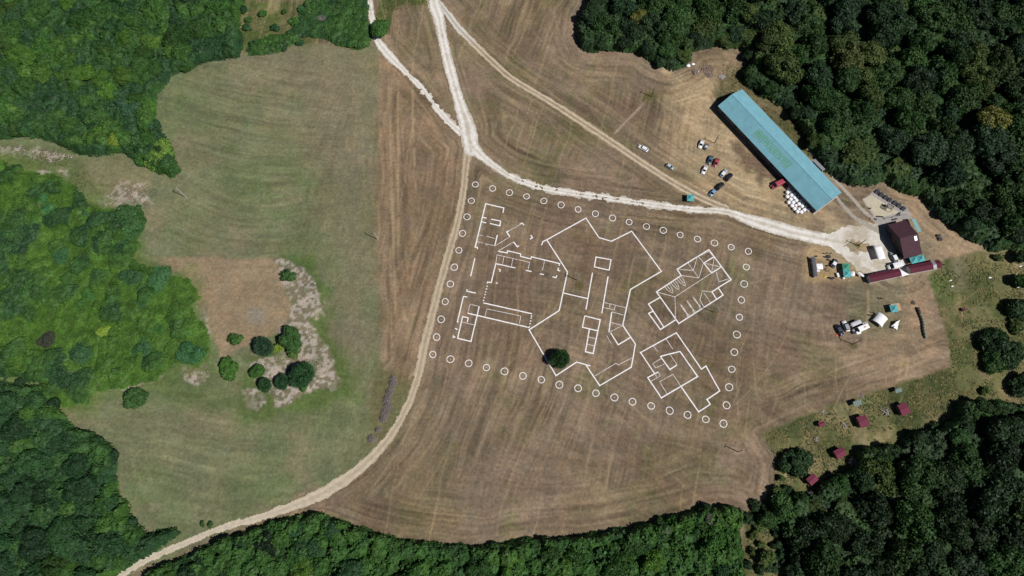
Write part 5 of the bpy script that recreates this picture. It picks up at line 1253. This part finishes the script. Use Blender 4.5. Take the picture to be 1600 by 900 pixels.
# ================================================================== FURNITURE
def picnic_mesh():
    t = thing('picnic_table', (0, 0, 0)); 
    b = MB()
    for k in range(4): b.box((0, -.375 + .25 * k, .75), (1.9, .235, .05))
    b.obj('table_top', M['dark_timber'], t)
    for s_ in (-1, 1):
        b = MB(); b.box((0, s_ * .76 - .1, .45), (1.9, .19, .05)); b.box((0, s_ * .76 + .1, .45), (1.9, .19, .05)); b.obj('bench', M['dark_timber'], t)
    for s_ in (-1, 1):
        b = MB(); b.box((s_ * .7, 0, .40), (.08, 1.75, .1)); b.tube((s_ * .7, -.28, .72), (s_ * .7, -.6, 0), .05, n=6); b.tube((s_ * .7, .28, .72), (s_ * .7, .6, 0), .05, n=6); b.obj('leg', M['dark_timber'], t)
    return t
s7 = lambda p: (1330 + p[0] / 11.25, 285 + p[1] / 11.25)
tabs = [(458,160),(530,212),(607,262),(680,305),(765,356),(840,402),(918,458)]
a_ = Vector(G(*s7((458,160)))); c_ = Vector(G(*s7((918,458)))); ta = math.atan2((c_ - a_).y, (c_ - a_).x)
proto = picnic_mesh(); tag(proto, 'x', 'picnic table', 'picnic tables along the paved terrace')
for i, p in enumerate(tabs):
    lab = f'dark timber picnic table in the row along the terrace, {ORD[i]} from its upper left end'; g = G(*s7(p), .5)
    if i == 0: o_ = proto; o_.location = (g[0], g[1], .05); o_['label'] = lab
    else: o_ = dup(proto, (g[0], g[1], .05), 0, lab)
    o_.rotation_euler = (0, 0, ta + 1.4); o_.scale = (1.05, .92, 1)
for px, py, dx in ((1465.8,369.3,0),(1468.2,374.2,0)):
    g = G(px, py); o_ = dup(proto, (g[0], g[1], .0), 0, 'dark picnic table standing on the grass right of the tall house, %s of two' % ('upper' if py < 371 else 'lower'), 'picnic tables on the grass'); o_.rotation_euler = (0, 0, -.1); o_.scale = (.85, .85, 1)
# dark open shelter with a hearth on the court
x, y = G(1390.5, 323.5, 2.0); t = thing('pergola', (x, y, 0), -.6, 'dark timber pergola with a slatted top in the middle of the sand court', 'pergola')
b = MB()
for k in range(8): b.box((-1.3 + k * .37, 0, 2.35), (.16, 2.3, .08))
b.obj('slatted_top', M['dark_timber'], t)
for sx in (-1, 1):
    b = MB(); b.box((0, sx * 1.0, 2.25), (2.9, .12, .12)); b.obj('beam', M['dark_timber'], t)
    for sy in (-1, 1): b = MB(); b.tube((sx * 1.25, sy, 0), (sx * 1.25, sy, 2.2), .09); b.obj('post', M['dark_timber'], t)
x, y = G(1384.5, 321.2, .8); t = thing('grill', (x, y, 0), -.5, 'black grill with a pale top left of the pergola on the sand court', 'grill'); b = MB(); b.box((0, 0, .8), (1.6, .9, .5)); b.obj('hood', M['dark_timber'], t, bev=.1); b = MB(); b.box((0, .1, 1.08), (.9, .3, .06)); b.obj('shelf', M['white_cloth'], t, bev=.02)
for s_ in (-.6, .6):
    b = MB(); b.tube((s_, -.3, .05), (s_, -.3, .56), .05); b.tube((s_, .3, .05), (s_, .3, .56), .05); b.obj('leg', M['dark_timber'], t)
for px, py, ln, a, lab in ((1387,341.2,3.4,.18,'long grey bench at the lower edge of the terrace, left one'),(1397.5,339,3.6,.28,'long grey bench at the lower edge of the terrace, middle one'),(1411,336.2,3.2,.12,'long grey bench at the lower edge of the terrace, right one'),(1403.5,335.2,2.4,.7,'slanted dark bench on the lower right of the sand court'),(1374.5,339,2.8,-.1,'thin dark bench at the lower left corner of the sand court'),(1397.5,343.3,2.4,.3,'short dark bench next to the north eave of the tall house')):
    x, y = G(px, py); t = thing('bench', (x, y, .05), a, lab, 'bench', 'benches round the sand court'); b = MB()
    for k in (-1, 1): b.box((0, k * .15, .45), (ln, .26, .06))
    b.obj('seat', M['grey_timber'] if 'grey' in lab else M['dark_timber'], t)
    for s_ in (-1, 1): b = MB(); b.box((s_ * (ln / 2 - .3), 0, .21), (.1, .5, .42)); b.obj('leg', M['dark_timber'], t)
for px, py, lab in ((1368.5,343,'dark waste bin at the corner where the footpath meets the terrace'),(1359.3,326.2,'dark waste bin on the left edge of the sand court')):
    x, y = G(px, py); t = thing('waste_bin', (x, y, .04), 0, lab, 'waste bin', 'waste bins by the footpath'); b = MB(); b.lathe([(.26, 0), (.34, .9)], 12); b.obj('bin', M['dark_timber'], t); b = MB(); b.lathe([(.36, .9), (.3, 1.02), (.05, 1.08)], 12); b.obj('lid', M['grey_timber'], t)
# round table and chairs by the stage wall
x, y = G(1294.4, 401.9); t = thing('round_table', (x, y, 0), 0, 'round dark table between the stage wall and the parked dark car', 'table'); b = MB(); b.lathe([(.75, .7), (.78, .74), (.7, .77)], 18); b.obj('table_top', M['dark_timber'], t); b = MB(); b.tube((0, 0, 0), (0, 0, .7), .06); b.lathe([(.35, 0), (.3, .05)], 12); b.obj('leg', M['steel'], t)
def chair(px, py, rz, lab, first=[None]):
    x, y = G(px, py)
    if first[0] is None:
        t = thing('chair', (x, y, 0), rz, lab, 'chair', 'dark chairs near the stage wall'); b = MB(); b.box((0, 0, .45), (.5, .5, .06)); b.obj('seat', M['dark_timber'], t, bev=.015); b = MB(); b.box((-.23, 0, .75), (.06, .5, .55)); b.obj('backrest', M['dark_timber'], t, bev=.015)
        for sx in (-1, 1):
            for sy in (-1, 1): b = MB(); b.tube((sx * .2, sy * .2, 0), (sx * .2, sy * .2, .43), .025, n=6); b.obj('leg', M['steel'], t)
        t.scale = (1.3, 1.3, 1.1); first[0] = t
    else: dup(first[0], (x, y, 0), rz, lab, scale=(1.3, 1.3, 1.1))
for px, py, rz, lab in ((1290,402,0,'dark chair left of the round table'),(1294,406.2,1.6,'dark chair below the round table'),(1298.6,408.6,.4,'dark chair between the round table and the dark car'),(1292,415.8,2.2,'dark chair right of the small white canopy'),(1275.3,400.8,1,'dark chair near the top of the stage wall'),(1296.2,434.5,.3,'dark chair in a pair under the yellow cloth, left one'),(1302.2,434.8,.5,'dark chair in a pair under the yellow cloth, right one'),(1299,436,1.2,'dark chair tucked between the lower pair')): chair(px, py, rz, lab)
def crate(px, py, d, m, lab, cat='cabinet', rz=0, name='cabinet'):
    x, y = G(px, py, d[2]); t = thing(name, (x, y, 0), rz, lab, cat); b = MB(); b.box((0, 0, d[2] / 2), d); b.obj('body', m, t, bev=.04); b = MB(); b.box((0, 0, d[2] + .03), (d[0] + .04, d[1] + .04, .05)); b.obj('lid', m, t, bev=.02); return t
crate(1309.6, 429.5, (.8, 1.7, 1.0), M['white_cloth'], 'white chest freezer left of the green and teal canopy', 'freezer', .2, 'freezer')
crate(1318.8, 434.6, (.9, .5, .8), M['white_cloth'], 'small white box at the foot of the green and teal canopy', 'box', 0, 'box')
crate(1278.5, 423.2, (1.4, .5, .8), M['white_cloth'], 'low white counter under the small white canopy', 'counter', 0, 'counter')
def cloth(px, py, r_, m, lab, seed):
    x, y = G(px, py); R = random.Random(seed); n = 12; b = MB(); b.add([(0, 0, .5)] + [(math.cos(k * 6.283 / n) * r_ * R.uniform(.6, 1.2), math.sin(k * 6.283 / n) * r_ * R.uniform(.6, 1.1), .06) for k in range(n)], [(0, 1 + k, 1 + (k + 1) % n) for k in range(n)])
    o_ = b.obj('small_tent', m, None); o_.location = (x, y, 0); tag(o_, lab, 'small tent')
cloth(1307, 523.6, .75, M['orange'], 'small orange red tent beside the two parked cars', 1)
cloth(1289, 432, .8, M['yellow'], 'faded yellow cloth on the bare ground near the stage wall', 2)

# ================================================================== VEHICLES
def loft(secs, b):
    """sections (x, half width low, half width high, z0, z1)"""
    m_ = 8; vs = []
    for x, w0, w1_, z0, z1 in secs:
        vs += [(x, -w0 * .93, z0), (x, w0 * .93, z0), (x, w0, z0 + (z1 - z0) * .3), (x, w0 * .99, z0 + (z1 - z0) * .7), (x, w1_, z1 - .03), (x, -w1_, z1 - .03), (x, -w0 * .99, z0 + (z1 - z0) * .7), (x, -w0, z0 + (z1 - z0) * .3)]
    n = len(secs); fs = [tuple(reversed(range(m_))), tuple(range((n - 1) * m_, n * m_))]
    for i in range(n - 1):
        for k in range(m_): fs.append((i * m_ + k, i * m_ + (k + 1) % m_, (i + 1) * m_ + (k + 1) % m_, (i + 1) * m_ + k))
    b.add(vs, [f[::-1] for f in fs])
def car_proto(kind):
    P = dict(hatch=(4.0, 1.75, .92, 1.48, .95, .65, 1.55, .35), sedan=(4.5, 1.8, .9, 1.42, 1.2, .7, 1.35, .65), wagon=(4.75, 1.82, .92, 1.5, 1.15, .65, 2.1, .35), suv=(4.7, 1.9, 1.02, 1.72, 1.1, .6, 2.1, .35), van=(5.6, 2.0, 1.15, 2.3, .75, .75, 3.85, .08), camper=(6.2, 2.2, 1.2, 2.8, .6, .8, 4.6, .08))[kind]
    L, W, zb, zr, hood, ws, roof, rear = P; t = thing('car', (0, 0, 0)); h = L / 2; w = W / 2
    b = MB(); x1 = h - hood - .1; tail = -h + (L - .1 - hood - ws - roof - rear)
    loft([(h, w * .72, w * .6, .35, zb * .62), (h - .12, w * .88, w * .8, .25, zb * .78), (h - .5, w * .98, w * .86, .22, zb * .9), (x1, w, w * .9, .22, zb), (0, w, w * .9, .22, zb), (tail, w, w * .9, .22, zb), (-h + .35, w * .97, w * .86, .25, zb * .98), (-h + .08, w * .9, w * .8, .3, zb * .9), (-h, w * .8, w * .7, .38, zb * .75)][::-1], b)
    b.obj('body', M['paint'], t, True)
    b = MB(); xr1 = x1 - ws; xr0 = xr1 - roof; xb = xr0 - rear; xb = max(xb, -h + .06)
    wt_ = w * (.78 if kind not in ('van', 'camper') else .9)
    b.add([(x1, -w * .84, zb - .02), (x1, w * .84, zb - .02), (xb, w * .84, zb - .02), (xb, -w * .84, zb - .02), (xr1, -wt_, zr - .04), (xr1, wt_, zr - .04), (xr0, wt_, zr - .04), (xr0, -wt_, zr - .04)],
          [(0, 1, 5, 4), (1, 2, 6, 5), (2, 3, 7, 6), (3, 0, 4, 7), (4, 5, 6, 7)]); b.obj('window', M['glass'], t)
    b = MB(); b.slab([(xr1, -wt_, zr - .02), (xr1 - .03, wt_, zr - .02), (xr0, wt_, zr - .02), (xr0, -wt_, zr - .02)][::-1][::-1], .06); b.add([(xr1 - .1, -wt_ * .8, zr + .03), (xr1 - .1, wt_ * .8, zr + .03), (xr0 + .1, wt_ * .8, zr + .03), (xr0 + .1, -wt_ * .8, zr + .03), (xr1, -wt_, zr - .018), (xr1, wt_, zr - .018), (xr0, wt_, zr - .018), (xr0, -wt_, zr - .018)], [(3, 2, 1, 0), (4, 0, 1, 5), (5, 1, 2, 6), (6, 2, 3, 7), (7, 3, 0, 4)])
    # pillars
    for s_ in (-1, 1):
        b.tube((x1, s_ * w * .85, zb - .02), (xr1, s_ * wt_, zr - .03), .045, n=5); b.tube((xb, s_ * w * .85, zb - .02), (xr0, s_ * wt_, zr - .03), .06, n=5); mx_ = (xr1 + xr0) / 2; b.tube((mx_, s_ * w * .86, zb - .02), (mx_, s_ * (wt_ + .01), zr - .03), .05, n=5)
        if kind in ('van', 'camper'): b.add([(xr1 - .5, s_ * (w * .85 + .02), zb - .02), (xb, s_ * (w * .85 + .02), zb - .02), (xr0, s_ * (wt_ + .02), zr - .03), (xr1 - .5, s_ * (wt_ + .02), zr - .03)], [(0, 1, 2, 3)])
    b.obj('roof', M['paint'], t)
    for sx in (-1, 1):
        for sy in (-1, 1):
            me = MB(); me.lathe([(.18, -.1), (.31, -.1), (.33, -.06), (.33, .06), (.31, .1), (.18, .1)], 16); m2 = me.mesh('wheel', True); m2.transform(Matrix.Translation((sx * (h - .82), sy * (w - .1), .33)) @ Matrix.Rotation(math.pi / 2, 4, 'X')); wo = link('wheel', m2, t, M['rubber'])
            me = MB(); me.lathe([(.05, -.12), (.2, -.115), (.2, .115), (.05, .12)], 12); m2 = me.mesh('rim', True); m2.transform(Matrix.Translation((sx * (h - .82), sy * (w - .1), .33)) @ Matrix.Rotation(math.pi / 2, 4, 'X')); link('rim', m2, wo, M['rim'])
    for sy in (-1, 1):
        b = MB(); b.box((h - .1, sy * w * .66, zb * .68), (.16, .32, .14)); b.obj('headlight', M['lampglass'], t)
        b = MB(); b.box((-h + .05, sy * w * .68, zb * .75), (.1, .26, .16)); b.obj('tail_light', M['redlamp'], t)
        b = MB(); b.box((x1 - .25, sy * (w + .09), zb + .03), (.14, .18, .12)); b.obj('mirror', M['paint'], t)
    t.hide_render = False; return t
protos = {}
def car(kind, px, py, tail, nose, color, roofc, label, sc=1.0, name='car', cat='car', group='cars parked on the dry grass', z=0, L=None):
    a = Vector(G(*tail)); c = Vector(G(*nose)); ang = math.atan2((c - a).y, (c - a).x); g = G(px, py, .8)
    first = kind not in protos
    if first: protos[kind] = car_proto(kind)
    p = protos[kind]
    if first: t = p; t.location = (g[0], g[1], z); t.rotation_euler = (0, 0, ang); t.scale = (sc,) * 3; tag(t, label, cat, group)
    else: t = dup(p, (g[0], g[1], z), ang, label, group, sc); t['category'] = cat
    t.name = name
    for ch in t.children:
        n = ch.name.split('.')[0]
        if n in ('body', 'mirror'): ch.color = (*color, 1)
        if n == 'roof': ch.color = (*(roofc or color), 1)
    if group is None and 'group' in t: del t['group']
    return t
s6c = lambda x, y: (980 + x / 7.5, 200 + y / 7.5)
WHT = (.74, .75, .76); SIL = (.36, .4, .43); BLK = (.012, .013, .017); NAVY = (.02, .05, .09); STEELB = (.10, .2, .32)
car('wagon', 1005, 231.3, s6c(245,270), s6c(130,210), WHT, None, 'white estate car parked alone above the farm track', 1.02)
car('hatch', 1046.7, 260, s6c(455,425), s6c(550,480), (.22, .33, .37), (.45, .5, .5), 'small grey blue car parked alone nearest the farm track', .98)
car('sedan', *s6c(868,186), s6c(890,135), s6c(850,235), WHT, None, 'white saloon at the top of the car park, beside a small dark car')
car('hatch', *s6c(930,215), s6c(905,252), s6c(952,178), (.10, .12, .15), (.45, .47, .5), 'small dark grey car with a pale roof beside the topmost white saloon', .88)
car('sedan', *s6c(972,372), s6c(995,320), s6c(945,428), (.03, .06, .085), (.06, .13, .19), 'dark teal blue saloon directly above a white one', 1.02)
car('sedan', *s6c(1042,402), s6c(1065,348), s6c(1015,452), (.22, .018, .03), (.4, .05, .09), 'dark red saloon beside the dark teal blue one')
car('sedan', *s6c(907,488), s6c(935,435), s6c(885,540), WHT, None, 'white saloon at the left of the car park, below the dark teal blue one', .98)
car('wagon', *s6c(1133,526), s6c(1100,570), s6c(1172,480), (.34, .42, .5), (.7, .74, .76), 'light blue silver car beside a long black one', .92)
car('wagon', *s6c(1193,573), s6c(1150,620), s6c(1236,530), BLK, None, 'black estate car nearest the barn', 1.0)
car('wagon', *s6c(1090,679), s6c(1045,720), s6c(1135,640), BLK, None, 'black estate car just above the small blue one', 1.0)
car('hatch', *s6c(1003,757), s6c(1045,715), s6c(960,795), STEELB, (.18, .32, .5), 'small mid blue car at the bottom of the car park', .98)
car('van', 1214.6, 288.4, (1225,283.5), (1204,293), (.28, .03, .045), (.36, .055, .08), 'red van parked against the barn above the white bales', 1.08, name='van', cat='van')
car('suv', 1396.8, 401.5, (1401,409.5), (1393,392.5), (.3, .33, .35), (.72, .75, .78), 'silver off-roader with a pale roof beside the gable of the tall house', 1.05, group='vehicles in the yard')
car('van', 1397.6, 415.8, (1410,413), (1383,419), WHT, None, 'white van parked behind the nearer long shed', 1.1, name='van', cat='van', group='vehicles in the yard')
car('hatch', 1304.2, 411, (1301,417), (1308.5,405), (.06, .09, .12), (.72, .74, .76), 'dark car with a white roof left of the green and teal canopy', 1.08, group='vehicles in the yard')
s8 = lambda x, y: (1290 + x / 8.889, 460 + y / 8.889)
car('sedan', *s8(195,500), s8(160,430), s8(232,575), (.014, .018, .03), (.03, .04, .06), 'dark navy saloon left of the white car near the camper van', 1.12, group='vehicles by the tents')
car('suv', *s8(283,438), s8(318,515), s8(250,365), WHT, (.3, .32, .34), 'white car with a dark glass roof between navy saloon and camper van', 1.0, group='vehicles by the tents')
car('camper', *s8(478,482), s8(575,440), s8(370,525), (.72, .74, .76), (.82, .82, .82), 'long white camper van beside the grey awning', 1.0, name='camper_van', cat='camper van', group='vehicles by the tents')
for t in [o for o in bpy.data.objects if o.name.startswith('camper_van')]:
    b = MB(); b.box((-1.2, 0, 2.88), (.8, .6, .1)); b.obj('roof_hatch', M['mat_tan'], t, bev=.03)
flatcanopy([s8(438,560), s8(498,540), s8(478,500), s8(420,520)], 2.0, M['white_cloth'], 'small white awning on the left side of the camper van', .05)
flatcanopy([s8(520,425), s8(572,412), s8(560,385), s8(512,398)], 2.0, M['white_cloth'], 'small white awning behind the tail of the camper van', .05)

# ================================================================== PEOPLE
def skin(name, verts, edges, radii, m, parent, sub=1):
    me = bpy.data.meshes.new(name); me.from_pydata(verts, edges, []); o = bpy.data.objects.new(name, me); COL.objects.link(o)
    md = o.modifiers.new('skin', 'SKIN'); sv = me.skin_vertices[0].data
    for v, r in zip(sv, radii): v.radius = (r, r) if not isinstance(r, tuple) else r
    sv[0].use_root = True; s_ = o.modifiers.new('sub', 'SUBSURF'); s_.levels = sub; s_.render_levels = sub
    dg = bpy.context.evaluated_depsgraph_get(); m2 = bpy.data.meshes.new_from_object(o.evaluated_get(dg)); m2.name = name
    o.modifiers.clear(); o.data = m2; m2.materials.clear(); m2.materials.append(m)
    for p in m2.polygons: p.use_smooth = True
    o.parent = parent; return o
def person_proto():
    t = thing('person', (0, 0, 0))
    V = [(0, 0, .95), (0, 0, 1.15), (0, 0, 1.38), (0, 0, 1.48), (.01, 0, 1.56), (.03, 0, 1.64), (.01, 0, 1.73)]; E = [(0, 1), (1, 2), (2, 3), (3, 4), (4, 5), (5, 6)]; R = [.13, .12, .14, .055, .075, .095, .07]
    V += [(.12, 0, 1.62)]; R += [.018]; E += [(5, 7)]
    for s_ in (-1, 1):
        n = len(V); V += [(0, s_ * .1, .88), (.02, s_ * .11, .5), (0, s_ * .11, .1), (.14, s_ * .13, .04)]; E += [(0, n), (n, n + 1), (n + 1, n + 2), (n + 2, n + 3)]; R += [.095, .062, .045, .04]
        n = len(V); V += [(0, s_ * .19, 1.4), (.0, s_ * .26, 1.12), (.1, s_ * .27, .88), (.13, s_ * .27, .80)]; E += [(2, n), (n, n + 1), (n + 1, n + 2), (n + 2, n + 3)]; R += [.06, .043, .032, .038]
        hnd = len(V) - 1
        for k in range(4):
            m_ = len(V); V += [(.115 + k * .018, s_ * .27, .74), (.12 + k * .018, s_ * .262, .69 - (.008 if k in (1, 2) else 0))]; E += [(hnd, m_), (m_, m_ + 1)]; R += [.009, .008]
        m_ = len(V); V += [(.17, s_ * .255, .77)]; E += [(hnd, m_)]; R += [.010]
    skin('body', V, E, R, M['skin'], t)
    o = skin('shirt', [(0, 0, .93), (0, 0, 1.15), (0, 0, 1.4), (0, .19, 1.4), (0, .25, 1.18), (0, -.19, 1.4), (0, -.25, 1.18)], [(0, 1), (1, 2), (2, 3), (3, 4), (2, 5), (5, 6)], [.155, .145, .165, .085, .065, .085, .065], M['shirt_dark'], t)
    skin('trousers', [(0, 0, .95), (0, .1, .86), (.02, .11, .5), (0, .11, .13), (0, -.1, .86), (.02, -.11, .5), (0, -.11, .13)], [(0, 1), (1, 2), (2, 3), (0, 4), (4, 5), (5, 6)], [.15, .115, .082, .065, .115, .082, .065], M['jeans'], t)
    skin('hair', [(-.01, 0, 1.70), (-.02, 0, 1.76), (-.05, 0, 1.66)], [(0, 1), (0, 2)], [.1, .075, .08], M['hair'], t)
    return t
pp = person_proto(); first = True
for px, py, rz, lab in ((1289.3,397.4,2.2,'person in dark clothes standing above the round table, left one'),(1296.4,396.8,1.0,'person in dark clothes standing above the round table, right one'),(1286.6,421.8,.3,'person in dark clothes just right of the small white canopy, lower left'),(1289.3,420.8,.8,'person in dark clothes right of another by the small white canopy'),(1293.2,424.3,-1,'person in dark clothes alone on the bare ground before the green canopy'),(1374.8,467.2,0,'person in dark clothes on the grass south of the long shed, left one'),(1379.2,467.1,2,'person in dark clothes on the grass south of the long shed, right one'),(1362.6,489,.5,'person in dark clothes near the upper end of the vaulted tent'),(1359.8,493.4,-.6,'person in dark clothes left of the vaulted tent, lower of two'),(1363.2,494.2,1.6,'person in dark clothes closest to the vaulted tent opening')):
    x, y = G(px, py)
    if first: o_ = pp; o_.location = (x, y, 0); o_.rotation_euler = (0, 0, rz); tag(o_, lab, 'person', 'people in the yard and by the tents'); first = False
    else: dup(pp, (x, y, 0), rz, lab)
